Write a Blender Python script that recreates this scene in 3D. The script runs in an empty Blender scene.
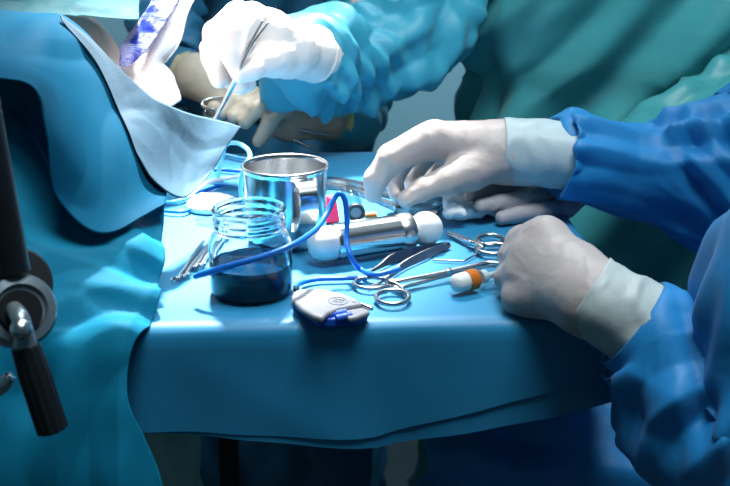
import bpy, math, random
import numpy as np
from mathutils import Vector, noise

# ------------------------------------------------------------------ camera, world, lights, exposure
scene = bpy.context.scene
COL = scene.collection
T = 0.90                      # height of the instrument table
CAMZ = T + 0.33
F_PX = 1060.0
PITCH = math.radians(19.0)

cam_d = bpy.data.cameras.new('camera')
cam_d.sensor_width = 36.0
cam_d.lens = 36.0 * F_PX / 730.0
cam_d.clip_start = 0.02
cam_d.dof.use_dof = True
cam_d.dof.focus_distance = 0.95
cam_d.dof.aperture_fstop = 11.0
cam = bpy.data.objects.new('camera', cam_d)
cam.location = (0, 0, CAMZ)
cam.rotation_euler = (math.pi / 2 - PITCH, 0, 0)
COL.objects.link(cam)
scene.camera = cam

world = bpy.data.worlds.new('room_air')
world.use_nodes = True
world.node_tree.nodes['Background'].inputs[0].default_value = (0.25, 0.60, 0.80, 1)
world.node_tree.nodes['Background'].inputs[1].default_value = 0.10
scene.world = world

def area(name, loc, target, size, power, color):
    d = bpy.data.lights.new(name, 'AREA'); d.energy = power; d.size = size; d.color = color
    o = bpy.data.objects.new(name, d); o.location = loc
    o.rotation_euler = (Vector(target) - Vector(loc)).to_track_quat('-Z', 'Y').to_euler()
    COL.objects.link(o); return o

def spot(name, loc, target, ang, blend, radius, power, color):
    d = bpy.data.lights.new(name, 'SPOT'); d.energy = power; d.spot_size = math.radians(ang); d.spot_blend = blend
    d.shadow_soft_size = radius; d.color = color
    o = bpy.data.objects.new(name, d); o.location = loc
    o.rotation_euler = (Vector(target) - Vector(loc)).to_track_quat('-Z', 'Y').to_euler()
    COL.objects.link(o); return o

spot('surgical_lamp_light', (-0.20, 1.84, 2.60), (-0.150, 1.03, 0.95), 15.5, 0.9, 0.10, 1750, (1.0, 0.98, 0.95))
area('ceiling_fill_light', (0.25, 0.50, 2.86), (0.20, 1.1, 0.9), 0.9, 52, (0.86, 0.95, 1.0))

area('ceiling_fill_light', (0.35, 2.25, 2.86), (0.25, 2.35, 0.0), 0.9, 34, (0.86, 0.95, 1.0))  # unseen rear lamp, added to brighten the back wall and the people's backs

vs = scene.view_settings
vs.view_transform = 'Standard'
vs.look = 'None'
vs.gamma = 1.0
vs.use_curve_mapping = False
vs.exposure = 0.0

# ------------------------------------------------------------------ pixel <-> place helpers
CP, SP = math.cos(PITCH), math.sin(PITCH)
def ray(px, py):
    u = (px - 365.0) / F_PX; v = (243.0 - py) / F_PX
    return Vector((u, CP + v * SP, -SP + v * CP))
def Q(px, py, Y):
    d = ray(px, py); t = Y / d.y
    return Vector((d.x * t, Y, CAMZ + d.z * t))
def P(px, py, z=T):
    d = ray(px, py); t = (z - CAMZ) / d.z
    return Vector((d.x * t, d.y * t, z))

# ------------------------------------------------------------------ materials
def mat(name, color, rough=0.5, metal=0.0, bump=0.0, bscale=300, var=0.0, vscale=20, sss=0.0, sheen=0.0,
        spec=0.5, trans=0.0, ior=1.45, coat=0.0, stretch=None, alpha=1.0, crease=0.0, cscale=12):
    m = bpy.data.materials.new(name); m.use_nodes = True
    nt = m.node_tree; b = nt.nodes['Principled BSDF']
    b.inputs['Base Color'].default_value = (*color, 1)
    b.inputs['Roughness'].default_value = rough
    b.inputs['Metallic'].default_value = metal
    b.inputs['Specular IOR Level'].default_value = spec
    b.inputs['Transmission Weight'].default_value = trans
    b.inputs['IOR'].default_value = ior
    b.inputs['Coat Weight'].default_value = coat
    b.inputs['Alpha'].default_value = alpha
    if sss:
        b.inputs['Subsurface Weight'].default_value = sss
        b.inputs['Subsurface Radius'].default_value = (0.01, 0.006, 0.004)
        b.inputs['Subsurface Scale'].default_value = 0.5
    if sheen:
        b.inputs['Sheen Weight'].default_value = sheen
    tc = nt.nodes.new('ShaderNodeTexCoord')
    mp = nt.nodes.new('ShaderNodeMapping')
    nt.links.new(tc.outputs['Object'], mp.inputs[0])
    if stretch: mp.inputs['Scale'].default_value = stretch
    if bump:
        n = nt.nodes.new('ShaderNodeTexNoise'); n.inputs['Scale'].default_value = bscale; n.inputs['Detail'].default_value = 4
        bp = nt.nodes.new('ShaderNodeBump'); bp.inputs['Strength'].default_value = bump; bp.inputs['Distance'].default_value = 0.004
        nt.links.new(mp.outputs[0], n.inputs['Vector']); nt.links.new(n.outputs['Fac'], bp.inputs['Height'])
        nt.links.new(bp.outputs[0], b.inputs['Normal'])
        if crease:
            rn = nt.nodes.new('ShaderNodeTexNoise'); rn.noise_type = 'RIDGED_MULTIFRACTAL'
            rn.inputs['Scale'].default_value = cscale; rn.inputs['Detail'].default_value = 2.5; rn.inputs['Distortion'].default_value = 0.6
            b2 = nt.nodes.new('ShaderNodeBump'); b2.inputs['Strength'].default_value = crease; b2.inputs['Distance'].default_value = 0.012
            nt.links.new(mp.outputs[0], rn.inputs['Vector']); nt.links.new(rn.outputs['Fac'], b2.inputs['Height'])
            nt.links.new(bp.outputs[0], b2.inputs['Normal']); nt.links.new(b2.outputs[0], b.inputs['Normal'])
    if var:
        n2 = nt.nodes.new('ShaderNodeTexNoise'); n2.inputs['Scale'].default_value = vscale; n2.inputs['Detail'].default_value = 5
        mx = nt.nodes.new('ShaderNodeMix'); mx.data_type = 'RGBA'
        mx.inputs['A'].default_value = (*[c * (1 - var) for c in color], 1)
        mx.inputs['B'].default_value = (*[min(1, c * (1 + var)) for c in color], 1)
        nt.links.new(mp.outputs[0], n2.inputs['Vector']); nt.links.new(n2.outputs['Fac'], mx.inputs['Factor'])
        nt.links.new(mx.outputs['Result'], b.inputs['Base Color'])
    return m

def clear_mat(name, tint, gloss_col=(1, 1, 1), edge=0.6, base=0.05, rough=0.03):
    """thin clear plastic or glass: transparent face on, mirror-like towards the rim"""
    m = bpy.data.materials.new(name); m.use_nodes = True
    nt = m.node_tree; nt.nodes.remove(nt.nodes['Principled BSDF'])
    out = nt.nodes['Material Output']
    tr = nt.nodes.new('ShaderNodeBsdfTransparent'); tr.inputs[0].default_value = (*tint, 1)
    gl = nt.nodes.new('ShaderNodeBsdfGlossy'); gl.inputs['Color'].default_value = (*gloss_col, 1); gl.inputs['Roughness'].default_value = rough
    lw = nt.nodes.new('ShaderNodeLayerWeight'); lw.inputs['Blend'].default_value = 0.5
    pw = nt.nodes.new('ShaderNodeMath'); pw.operation = 'POWER'; pw.inputs[1].default_value = 2.6
    mr = nt.nodes.new('ShaderNodeMapRange'); mr.inputs['To Min'].default_value = base; mr.inputs['To Max'].default_value = edge
    mx = nt.nodes.new('ShaderNodeMixShader')
    nt.links.new(lw.outputs['Facing'], pw.inputs[0]); nt.links.new(pw.outputs[0], mr.inputs['Value']); nt.links.new(mr.outputs[0], mx.inputs[0])
    nt.links.new(tr.outputs[0], mx.inputs[1]); nt.links.new(gl.outputs[0], mx.inputs[2])
    nt.links.new(mx.outputs[0], out.inputs[0])
    return m

M = {}
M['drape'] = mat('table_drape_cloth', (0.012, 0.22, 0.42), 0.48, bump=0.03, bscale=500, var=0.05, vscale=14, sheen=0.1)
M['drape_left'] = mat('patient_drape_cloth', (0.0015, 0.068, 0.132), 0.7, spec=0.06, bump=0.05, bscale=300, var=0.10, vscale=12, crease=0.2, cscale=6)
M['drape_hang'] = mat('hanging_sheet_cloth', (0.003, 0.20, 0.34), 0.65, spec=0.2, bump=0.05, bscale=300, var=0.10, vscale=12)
M['drape_pale'] = mat('pale_flap_cloth', (0.046, 0.10, 0.148), 0.7, spec=0.2, bump=0.06, bscale=300, var=0.10, vscale=40)
M['drape_teal'] = mat('teal_sheet_cloth', (0.020, 0.085, 0.105), 0.7, spec=0.2, bump=0.2, bscale=120, var=0.10, vscale=15, crease=0.3, cscale=8)
M['gown_teal'] = mat('teal_gown_cloth', (0.045, 0.31, 0.33), 0.45, bump=0.1, bscale=120, var=0.18, vscale=22, sheen=0.1, crease=0.3, cscale=5)
M['gown_cyan'] = mat('cyan_sleeve_cloth', (0.035, 0.33, 0.46), 0.5, bump=0.1, bscale=120, var=0.12, vscale=20, sheen=0.1, crease=0.25, cscale=9)
M['gown_navy'] = mat('dark_blue_gown_cloth', (0.012, 0.11, 0.21), 0.55, bump=0.1, bscale=120, var=0.15, vscale=18, crease=0.5, cscale=7)
M['gown_royal'] = mat('royal_blue_gown_cloth', (0.005, 0.205, 0.50), 0.55, bump=0.1, bscale=120, var=0.10, vscale=20, sheen=0.1, crease=0.5, cscale=9)
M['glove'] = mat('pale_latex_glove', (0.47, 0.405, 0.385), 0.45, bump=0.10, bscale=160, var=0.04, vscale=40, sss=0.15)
M['glove_hot'] = mat('lit_latex_glove', (0.86, 0.79, 0.75), 0.42, bump=0.10, bscale=160, var=0.04, vscale=40, sss=0.15)  # lit copy of the glove latex, paler for the lamplight
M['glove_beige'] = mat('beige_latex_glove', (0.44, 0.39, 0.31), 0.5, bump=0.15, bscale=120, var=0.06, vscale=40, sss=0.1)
M['glove_shaded'] = mat('shaded_latex_glove', (0.36, 0.34, 0.36), 0.45, bump=0.12, bscale=140, var=0.05, vscale=40, sss=0.1)  # same latex darkened: the left hand's shade is put into the colour
M['cuff'] = mat('greenish_glove_cuff', (0.47, 0.53, 0.52), 0.45, bump=0.12, bscale=90, var=0.05, vscale=30, sss=0.1)
M['cuff_blue'] = mat('blue_tinted_glove_cuff', (0.44, 0.54, 0.57), 0.45, bump=0.15, bscale=70, var=0.14, vscale=28, sss=0.1)
M['cuff_olive'] = mat('beige_green_glove_cuff', (0.40, 0.39, 0.26), 0.5, bump=0.12, bscale=90, var=0.08, vscale=40)
M['cuff_yellow'] = mat('yellow_green_glove_cuff', (0.46, 0.48, 0.22), 0.5, bump=0.12, bscale=90, var=0.08, vscale=40)
M['skin'] = mat('skin', (0.88, 0.66, 0.56), 0.5, bump=0.05, bscale=400, var=0.05, vscale=30, sss=0.15)
M['steel'] = mat('polished_steel', (0.66, 0.67, 0.68), 0.2, metal=1.0, bump=0.02, bscale=60)
M['steel_brushed'] = mat('brushed_steel', (0.60, 0.61, 0.62), 0.28, metal=1.0, bump=0.05, bscale=200, stretch=(1, 1, 12))
M['steel_dark'] = mat('dark_instrument_steel', (0.38, 0.40, 0.42), 0.26, metal=1.0, bump=0.03, bscale=150)
M['black'] = mat('black_anodised_metal', (0.012, 0.015, 0.018), 0.35, metal=0.3, bump=0.05, bscale=150, var=0.2)
M['grey_metal'] = mat('grey_cast_metal', (0.24, 0.29, 0.32), 0.34, metal=0.7, bump=0.05, bscale=150)
M['white_plastic'] = mat('white_plastic', (0.66, 0.68, 0.68), 0.35, bump=0.03, bscale=80, sss=0.1)
M['grey_plastic'] = mat('light_grey_plastic', (0.24, 0.25, 0.28), 0.45, bump=0.06, bscale=300)
M['blue_plastic'] = mat('bright_blue_plastic', (0.01, 0.10, 0.55), 0.35, bump=0.03, bscale=100)
M['red_plastic'] = mat('red_plastic', (0.78, 0.015, 0.085), 0.4, bump=0.03, bscale=100)
M['orange_plastic'] = mat('orange_plastic', (0.55, 0.16, 0.02), 0.35, bump=0.03, bscale=100)
M['cord_blue'] = mat('blue_cord_sheath', (0.008, 0.15, 0.58), 0.35, bump=0.05, bscale=200)
M['cord_pale'] = mat('pale_blue_tubing', (0.16, 0.52, 0.78), 0.3, bump=0.03, bscale=200)
M['cord_white'] = mat('white_tubing', (0.75, 0.85, 0.90), 0.3, bump=0.03, bscale=200)
M['gauze'] = mat('white_gauze_cloth', (0.80, 0.84, 0.86), 0.8, bump=0.5, bscale=120, var=0.04, vscale=50)
M['towel'] = mat('white_towel_cloth', (0.88, 0.86, 0.84), 0.85, bump=0.6, bscale=260, var=0.03)
M['rubber'] = mat('black_rubber', (0.02, 0.022, 0.025), 0.5, bump=0.05, bscale=150)
M['rubber_grey'] = mat('grey_rubber', (0.18, 0.20, 0.22), 0.5, bump=0.05, bscale=150)
M['ink'] = mat('grey_print_ink', (0.16, 0.18, 0.24), 0.6, bump=0.02)
M['glass'] = mat('clear_jar_glass', (0.97, 0.99, 1.0), 0.0, trans=1.0, ior=1.36)
M['clear'] = clear_mat('clear_plastic', (0.86, 0.94, 0.96), (0.9, 0.97, 1.0), edge=0.55, base=0.14, rough=0.12)
M['liquid'] = mat('dark_blue_liquid', (0.001, 0.022, 0.06), 0.05, bump=0.0, spec=0.06)
M['wall'] = mat('blue_grey_wall_paint', (0.30, 0.58, 0.70), 0.7, bump=0.05, bscale=60, var=0.05, vscale=3)
M['ceiling'] = mat('ceiling_paint', (0.55, 0.62, 0.64), 0.8, bump=0.05, bscale=60)
M['floor'] = mat('dark_floor_vinyl', (0.02, 0.035, 0.04), 0.75, spec=0.2, bump=0.05, bscale=60, var=0.15, vscale=6)
M['pale_green'] = mat('pale_green_cloth', (0.34, 0.55, 0.52), 0.7, bump=0.2, bscale=90, var=0.1)
M['cap'] = mat('surgical_cap_cloth', (0.05, 0.30, 0.36), 0.7, bump=0.2, bscale=90)

def film_mat():
    """blue plastic film with a fine woven white dot pattern and worn white patches"""
    m = mat('blue_patterned_film', (0.25, 0.32, 0.85), 0.4, bump=0.25, bscale=90)
    nt = m.node_tree; b = nt.nodes['Principled BSDF']
    tc = nt.nodes['Texture Coordinate']
    vo = nt.nodes.new('ShaderNodeTexVoronoi'); vo.inputs['Scale'].default_value = 520; vo.inputs['Randomness'].default_value = 0.2
    nz = nt.nodes.new('ShaderNodeTexNoise'); nz.inputs['Scale'].default_value = 38; nz.inputs['Detail'].default_value = 3
    r1 = nt.nodes.new('ShaderNodeValToRGB'); r1.color_ramp.elements[0].position = 0.25; r1.color_ramp.elements[1].position = 0.6
    r1.color_ramp.elements[0].color = (0.40, 0.44, 0.62, 1); r1.color_ramp.elements[1].color = (0.10, 0.14, 0.45, 1)
    r2 = nt.nodes.new('ShaderNodeValToRGB'); r2.color_ramp.elements[0].position = 0.40; r2.color_ramp.elements[1].position = 0.47
    r2.color_ramp.elements[0].color = (0.06, 0.12, 0.55, 1); r2.color_ramp.elements[1].color = (1, 1, 1, 1)
    mx = nt.nodes.new('ShaderNodeMix'); mx.data_type = 'RGBA'; mx.blend_type = 'MULTIPLY'; mx.inputs['Factor'].default_value = 1
    for n in (vo, nz): nt.links.new(tc.outputs['Object'], n.inputs['Vector'])
    nt.links.new(vo.outputs['Distance'], r1.inputs[0]); nt.links.new(nz.outputs['Fac'], r2.inputs[0])
    nt.links.new(r1.outputs[0], mx.inputs['A']); nt.links.new(r2.outputs[0], mx.inputs['B'])
    nt.links.new(mx.outputs['Result'], b.inputs['Base Color'])
    return m
M['film'] = film_mat()

# ------------------------------------------------------------------ mesh helpers
BASE = {}
class MB:
    def __init__(s): s.v = []; s.f = []
    def add(s, v, f):
        k = len(s.v); s.v += [Vector(p) for p in v]; s.f += [tuple(i + k for i in q) for q in f]; return s

def link(name, v, f, m, parent=None, smooth=True, origin=None, bevel=0, solid=0, subsurf=0, auto=None):
    v = [Vector(p) for p in v]
    if parent is not None: org = BASE[parent.name]
    elif origin is not None: org = Vector(origin)
    else:
        zs = min(p.z for p in v)
        org = Vector((sum(p.x for p in v) / len(v), sum(p.y for p in v) / len(v), zs))
    me = bpy.data.meshes.new(name)
    me.from_pydata([tuple(p - org) for p in v], [], f); me.update()
    me.materials.append(m)
    if smooth:
        me.polygons.foreach_set('use_smooth', [True] * len(me.polygons))
        if auto is not None: me.set_sharp_from_angle(angle=math.radians(auto))
    o = bpy.data.objects.new(name, me); COL.objects.link(o)
    if parent is not None: o.parent = parent
    else: o.location = org
    BASE[o.name] = org
    if bevel:
        b = o.modifiers.new('bevel', 'BEVEL'); b.width = bevel; b.segments = 3; b.limit_method = 'ANGLE'
    if solid:
        b = o.modifiers.new('solid', 'SOLIDIFY'); b.thickness = solid; b.offset = 0
    if subsurf:
        b = o.modifiers.new('subsurf', 'SUBSURF'); b.levels = subsurf; b.render_levels = subsurf
    return o

def tag(o, label, cat, group=None, kind=None):
    o['label'] = label; o['category'] = cat
    if group: o['group'] = group
    if kind: o['kind'] = kind
    return o
def thing(name, loc, label, cat, group=None):
    o = bpy.data.objects.new(name, None); o.location = loc; o.empty_display_size = 0.02; COL.objects.link(o)
    BASE[o.name] = Vector(loc)
    return tag(o, label, cat, group)
def struct(o):
    o['kind'] = 'structure'; return o

def catmull(pts, n):
    """n samples along a Catmull-Rom through pts (rows of a numpy array)"""
    p = np.array([list(q) for q in pts], float)
    p = np.vstack([2 * p[0] - p[1], p, 2 * p[-1] - p[-2]])
    m = len(p) - 3
    out = []
    for i in range(n):
        s = i / (n - 1) * m; k = min(int(s), m - 1); t = s - k
        a, b, c, d = p[k], p[k + 1], p[k + 2], p[k + 3]
        out.append(0.5 * ((2 * b) + (-a + c) * t + (2 * a - 5 * b + 4 * c - d) * t * t + (-a + 3 * b - 3 * c + d) * t ** 3))
    return np.array(out)

def tube(pts, radii, n=12, caps=True, flat=None):
    pts = [Vector(p) for p in pts]; N = len(pts)
    if not hasattr(radii, '__len__'): radii = [radii] * N
    v, f = [], []
    tan = [(pts[min(i + 1, N - 1)] - pts[max(i - 1, 0)]).normalized() for i in range(N)]
    up = Vector((0, 0, 1)) if abs(tan[0].z) < 0.9 else Vector((0, 1, 0))
    nrm = (up - tan[0] * up.dot(tan[0])).normalized()
    for i in range(N):
        nrm = (nrm - tan[i] * nrm.dot(tan[i])).normalized(); bi = tan[i].cross(nrm)
        for j in range(n):
            a = 2 * math.pi * j / n
            fx = flat[i] if flat else 1.0
            v.append(pts[i] + (nrm * math.cos(a) * fx + bi * math.sin(a)) * radii[i])
    for i in range(N - 1):
        for j in range(n):
            f.append((i * n + j, i * n + (j + 1) % n, (i + 1) * n + (j + 1) % n, (i + 1) * n + j))
    if caps:
        f.append(tuple(reversed(range(n)))); f.append(tuple(range((N - 1) * n, N * n)))
    return v, f

def stube(ctrl, r, n=10, seg=8, flat=None):
    """smooth tube through control points; r one number or one per control point"""
    N = (len(ctrl) - 1) * seg + 1
    pts = catmull(ctrl, N)
    rr = [r] * len(ctrl) if not hasattr(r, '__len__') else r
    rad = catmull([[x] for x in rr], N)[:, 0]
    fl = None if flat is None else list(catmull([[x] for x in flat], N)[:, 0])
    return tube([Vector(p) for p in pts], [max(1e-4, x) for x in rad], n, True, fl)

def lathe(profile, center, axis=(0, 0, 1), n=48, close=False):
    """profile [(r, h)...] turned about axis through center"""
    ax = Vector(axis).normalized(); c = Vector(center)
    u = ax.orthogonal().normalized(); w = ax.cross(u)
    v, f = [], []
    for (r, h) in profile:
        for j in range(n):
            a = 2 * math.pi * j / n
            v.append(c + ax * h + (u * math.cos(a) + w * math.sin(a)) * max(r, 1e-5))
    K = len(profile)
    for i in range(K - 1 if not close else K):
        i2 = (i + 1) % K
        for j in range(n):
            f.append((i * n + j, i * n + (j + 1) % n, i2 * n + (j + 1) % n, i2 * n + j))
    if not close:
        if profile[0][0] > 1e-4: f.append(tuple(reversed(range(n))))
        if profile[-1][0] > 1e-4: f.append(tuple(range((K - 1) * n, K * n)))
    return v, f

def box(a, b):
    (x0, y0, z0), (x1, y1, z1) = a, b
    v = [(x0, y0, z0), (x1, y0, z0), (x1, y1, z0), (x0, y1, z0), (x0, y0, z1), (x1, y0, z1), (x1, y1, z1), (x0, y1, z1)]
    return v, [(0, 3, 2, 1), (4, 5, 6, 7), (0, 1, 5, 4), (1, 2, 6, 5), (2, 3, 7, 6), (3, 0, 4, 7)]

def prism(poly, z0, z1):
    n = len(poly)
    v = [(p[0], p[1], z0) for p in poly] + [(p[0], p[1], z1) for p in poly]
    area2 = sum(poly[i][0] * poly[(i + 1) % n][1] - poly[(i + 1) % n][0] * poly[i][1] for i in range(n))
    f = [tuple(reversed(range(n))), tuple(range(n, 2 * n))] + [(i, (i + 1) % n, n + (i + 1) % n, n + i) for i in range(n)]
    if area2 < 0: f = [tuple(reversed(q)) for q in f]
    return v, f

def ring_path(center, ax1, ax2, n=28):
    return [Vector(center) + Vector(ax1) * math.cos(2 * math.pi * i / n) + Vector(ax2) * math.sin(2 * math.pi * i / n) for i in range(n)]
def closed_tube(path, r, n=8, flat=1.0):
    N = len(path); v, f = [], []
    cen = sum(path, Vector()) / N
    for i in range(N):
        t = (path[(i + 1) % N] - path[i - 1]).normalized()
        o = (path[i] - cen); o = (o - t * o.dot(t)).normalized(); b = t.cross(o)
        for j in range(n):
            a = 2 * math.pi * j / n
            v.append(path[i] + (o * math.cos(a) * flat + b * math.sin(a)) * r)
    for i in range(N):
        i2 = (i + 1) % N
        for j in range(n):
            f.append((i * n + j, i * n + (j + 1) % n, i2 * n + (j + 1) % n, i2 * n + j))
    return v, f

def warp3(q): return Vector((noise.noise(q), noise.noise(q + Vector((37.2, 11.7, 5.3))), noise.noise(q + Vector((-19.4, 53.1, 28.9)))))
def crease(q): return max(0.0, 1.0 - 3.2 * abs(noise.noise(q)))
def folded(o, amp, freq, stretch=(1, 1, 1), seed=0.0, amp2=None, keep=None, wt=None, shear=0.0, sharp=1.2):
    """push the vertices of cloth in and out along their normals into soft swells and sharper creases"""
    me = o.data; n = len(me.vertices)
    co = np.empty(n * 3); nr = np.empty(n * 3)
    me.vertices.foreach_get('co', co); me.vertex_normals.foreach_get('vector', nr)
    co = co.reshape(-1, 3); nr = nr.reshape(-1, 3)
    org = BASE[o.name]; s = Vector(stretch); sd = Vector((seed * 3.1, seed * 1.7, seed * 2.3))
    a2 = amp * 0.35 if amp2 is None else amp2
    for i in range(n):
        p = Vector(co[i]) + org
        w = Vector(((p.x + shear * p.z) * s.x, p.y * s.y, p.z * s.z)) * freq + sd
        w = w + warp3(w * 0.6) * 0.7
        d = amp * (0.8 * noise.noise(w * 0.8) + sharp * (crease(w + sd) - 0.35)) + a2 * (crease(w * 1.9 - sd) - 0.3)
        if keep is not None: d *= keep(p)
        if wt is not None: d *= wt[i]
        co[i] += nr[i] * d
    me.vertices.foreach_set('co', co.ravel()); me.update()
    return o

def wrinkled(o, amp, freq, stretch=(1, 1, 1), seed=0.0, keep=None, wt=None, lines=6, low=0.5, shear=0.0):
    """woven cloth pushed into flat facets that meet in straight creases: masked triangle waves in several directions"""
    me = o.data; n = len(me.vertices); rg = random.Random(int(seed * 10) + 7)
    co = np.empty(n * 3); nr = np.empty(n * 3)
    me.vertices.foreach_get('co', co); me.vertex_normals.foreach_get('vector', nr)
    co = co.reshape(-1, 3); nr = nr.reshape(-1, 3)
    p = co + np.array(BASE[o.name]); p[:, 0] -= shear * p[:, 2]; p = p * np.array(stretch)
    sd = Vector((seed * 3.1, seed * 1.7, seed * 2.3))
    wp = np.array([list(warp3(Vector(q) * freq * 0.45 + sd)) for q in p]) * 0.45 / freq
    q = p + wp; d = np.zeros(n)
    for k in range(lines):
        v = np.array([rg.gauss(0, 1), rg.gauss(0, 1), rg.gauss(0, 1)]); v /= np.linalg.norm(v)
        f = freq * rg.uniform(0.6, 1.5); ph = (q @ v) * f + rg.random()
        tri = np.sqrt((2 * np.abs(ph - np.floor(ph + 0.5)) - 0.5) ** 2 + 0.0015)       # creases with a small radius
        sg = 1 if k % 2 else -1
        mk = np.array([noise.noise(Vector(x) * freq * 0.5 + sd + Vector((k * 9.7, 0, 0))) for x in p])
        mk = np.clip(mk * 2.6 + 0.45, 0, 1)
        d += sg * mk * (tri - 0.25) * 1.5 * freq / f
    lo = np.array([noise.noise(Vector(x) * freq * 0.6 - sd) for x in p])
    d = amp * (d * 2.0 + low * lo)
    if keep is not None: d *= np.array([keep(Vector(x)) for x in co + np.array(BASE[o.name])])
    if wt is not None: d *= np.array(wt)
    co += nr * d[:, None]
    me.vertices.foreach_set('co', co.ravel()); me.update()
    return o

def sheet(name, rows, m, parent=None, nu=70, nv=50, solid=0.0012, fold=None, **kw):
    """cloth through a grid of control points (rows of equal length)"""
    r1 = [catmull(r, nu) for r in rows]
    cols = [catmull([r[i] for r in r1], nv) for i in range(nu)]
    v = [Vector(cols[i][j]) for j in range(nv) for i in range(nu)]
    f = [(j * nu + i, j * nu + i + 1, (j + 1) * nu + i + 1, (j + 1) * nu + i) for j in range(nv - 1) for i in range(nu - 1)]
    o = link(name, v, f, m, parent, True, **kw)
    if fold: folded(o, **fold)
    if solid:
        b = o.modifiers.new('solid', 'SOLIDIFY'); b.thickness = solid; b.offset = 0
    return o

# ---- smooth bodies: signed distance of tapered capsules, meshed by surface nets
def smin(a, b, k):
    if k <= 0: return np.minimum(a, b)
    h = np.clip(0.5 + 0.5 * (b - a) / k, 0, 1)
    return b * (1 - h) + a * h - k * h * (1 - h)
def seg_d(X, Y_, Z, a, b, ra, rb, sc=None):
    ax, ay, az = a; dx, dy, dz = b[0] - ax, b[1] - ay, b[2] - az
    L = dx * dx + dy * dy + dz * dz + 1e-12
    t = np.clip(((X - ax) * dx + (Y_ - ay) * dy + (Z - az) * dz) / L, 0, 1)
    return np.sqrt((X - ax - t * dx) ** 2 + (Y_ - ay - t * dy) ** 2 + (Z - az - t * dz) ** 2) - (ra + t * (rb - ra))
def surface_nets(field, lo, hi, h):
    n = [int(math.ceil((hi[i] - lo[i]) / h)) + 1 for i in range(3)]
    g = [lo[i] + np.arange(n[i]) * h for i in range(3)]
    X, Y_, Z = np.meshgrid(*[q.astype(np.float32) for q in g], indexing='ij')
    D = field(X, Y_, Z); S = D < 0
    sh = tuple(k - 1 for k in n)
    acc = np.zeros(sh + (3,), np.float32); cnt = np.zeros(sh, np.float32)
    def sub(A, c): return A[c[0]:c[0] + sh[0], c[1]:c[1] + sh[1], c[2]:c[2] + sh[2]]
    for ax in range(3):
        o1, o2 = [q for q in range(3) if q != ax]
        for i in (0, 1):
            for j in (0, 1):
                c0 = [0, 0, 0]; c0[o1] = i; c0[o2] = j; c1 = list(c0); c1[ax] = 1
                d0, d1 = sub(D, c0), sub(D, c1)
                cr = (d0 < 0) != (d1 < 0)
                t = np.where(cr, d0 / np.where(cr, d0 - d1, 1), 0)
                for q in range(3): acc[..., q] += np.where(cr, (t if q == ax else c0[q]), 0)
                cnt += cr
    act = cnt > 0
    idx = -np.ones(sh, int); idx[act] = np.arange(act.sum())
    cells = np.argwhere(act)
    vv = (cells + acc[act] / cnt[act][:, None]) * h + np.array(lo)
    faces = []
    for ax in range(3):
        o1, o2 = (ax + 1) % 3, (ax + 2) % 3
        sl0 = [slice(1, -1)] * 3; sl1 = [slice(1, -1)] * 3
        sl0[ax] = slice(0, -1); sl1[ax] = slice(1, None)
        s0, s1 = S[tuple(sl0)], S[tuple(sl1)]
        e = np.argwhere(s0 != s1)
        if len(e) == 0: continue
        ins = s0[tuple(e.T)]
        base = e.copy()
        for q in (o1, o2): base[:, q] += 1
        def cell(d1, d2):
            c = base.copy(); c[:, o1] -= d1; c[:, o2] -= d2
            return idx[tuple(c.T)]
        qd = np.stack([cell(0, 0), cell(1, 0), cell(1, 1), cell(0, 1)], 1)
        qd[~ins] = qd[~ins][:, ::-1]
        faces.append(qd)
    faces = np.vstack(faces)
    faces = faces[(faces >= 0).all(1)]
    # light smoothing
    ed = np.vstack([faces[:, [0, 1]], faces[:, [1, 2]], faces[:, [2, 3]], faces[:, [3, 0]]])
    for _ in range(3):
        s = np.zeros_like(vv); c = np.zeros(len(vv))
        np.add.at(s, ed[:, 0], vv[ed[:, 1]]); np.add.at(c, ed[:, 0], 1)
        np.add.at(s, ed[:, 1], vv[ed[:, 0]]); np.add.at(c, ed[:, 1], 1)
        c[c == 0] = 1
        vv = vv * 0.5 + 0.5 * s / c[:, None]
    return [Vector(p) for p in vv], [tuple(int(i) for i in q) for q in faces]

def blob(groups, h, ks, kjoin, kf=0.0012):
    """groups: list of lists of (a, b, ra, rb); members blend by ks[i]; groups blend into the first by kjoin[i]"""
    pts = [(p, r) for g in groups for s in g for p, r in ((s[0], s[2]), (s[1], s[3]))]
    lo = [min(p[i] - r for p, r in pts) - 3 * h - 0.002 for i in range(3)]
    hi = [max(p[i] + r for p, r in pts) + 3 * h + 0.002 for i in range(3)]
    def field(X, Y_, Z):
        tot = None
        ds = []
        for g, k in zip(groups, ks):
            d = None
            for s in g:
                e = seg_d(X, Y_, Z, *s)
                d = e if d is None else smin(d, e, k)
            ds.append(d)
        if len(ds) > 1:
            fing = ds[1]
            for e in ds[2:]: fing = smin(fing, e, kf)
            tot = smin(ds[0], fing, kjoin)
        else: tot = ds[0]
        return tot
    return surface_nets(field, lo, hi, h)

def chain(pts):
    """(px, py, Y, r) joints -> capsule segments"""
    w = [(Q(*p[:3]), p[3]) for p in pts]
    return [(w[i][0], w[i + 1][0], w[i][1], w[i + 1][1]) for i in range(len(w) - 1)]

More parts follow.
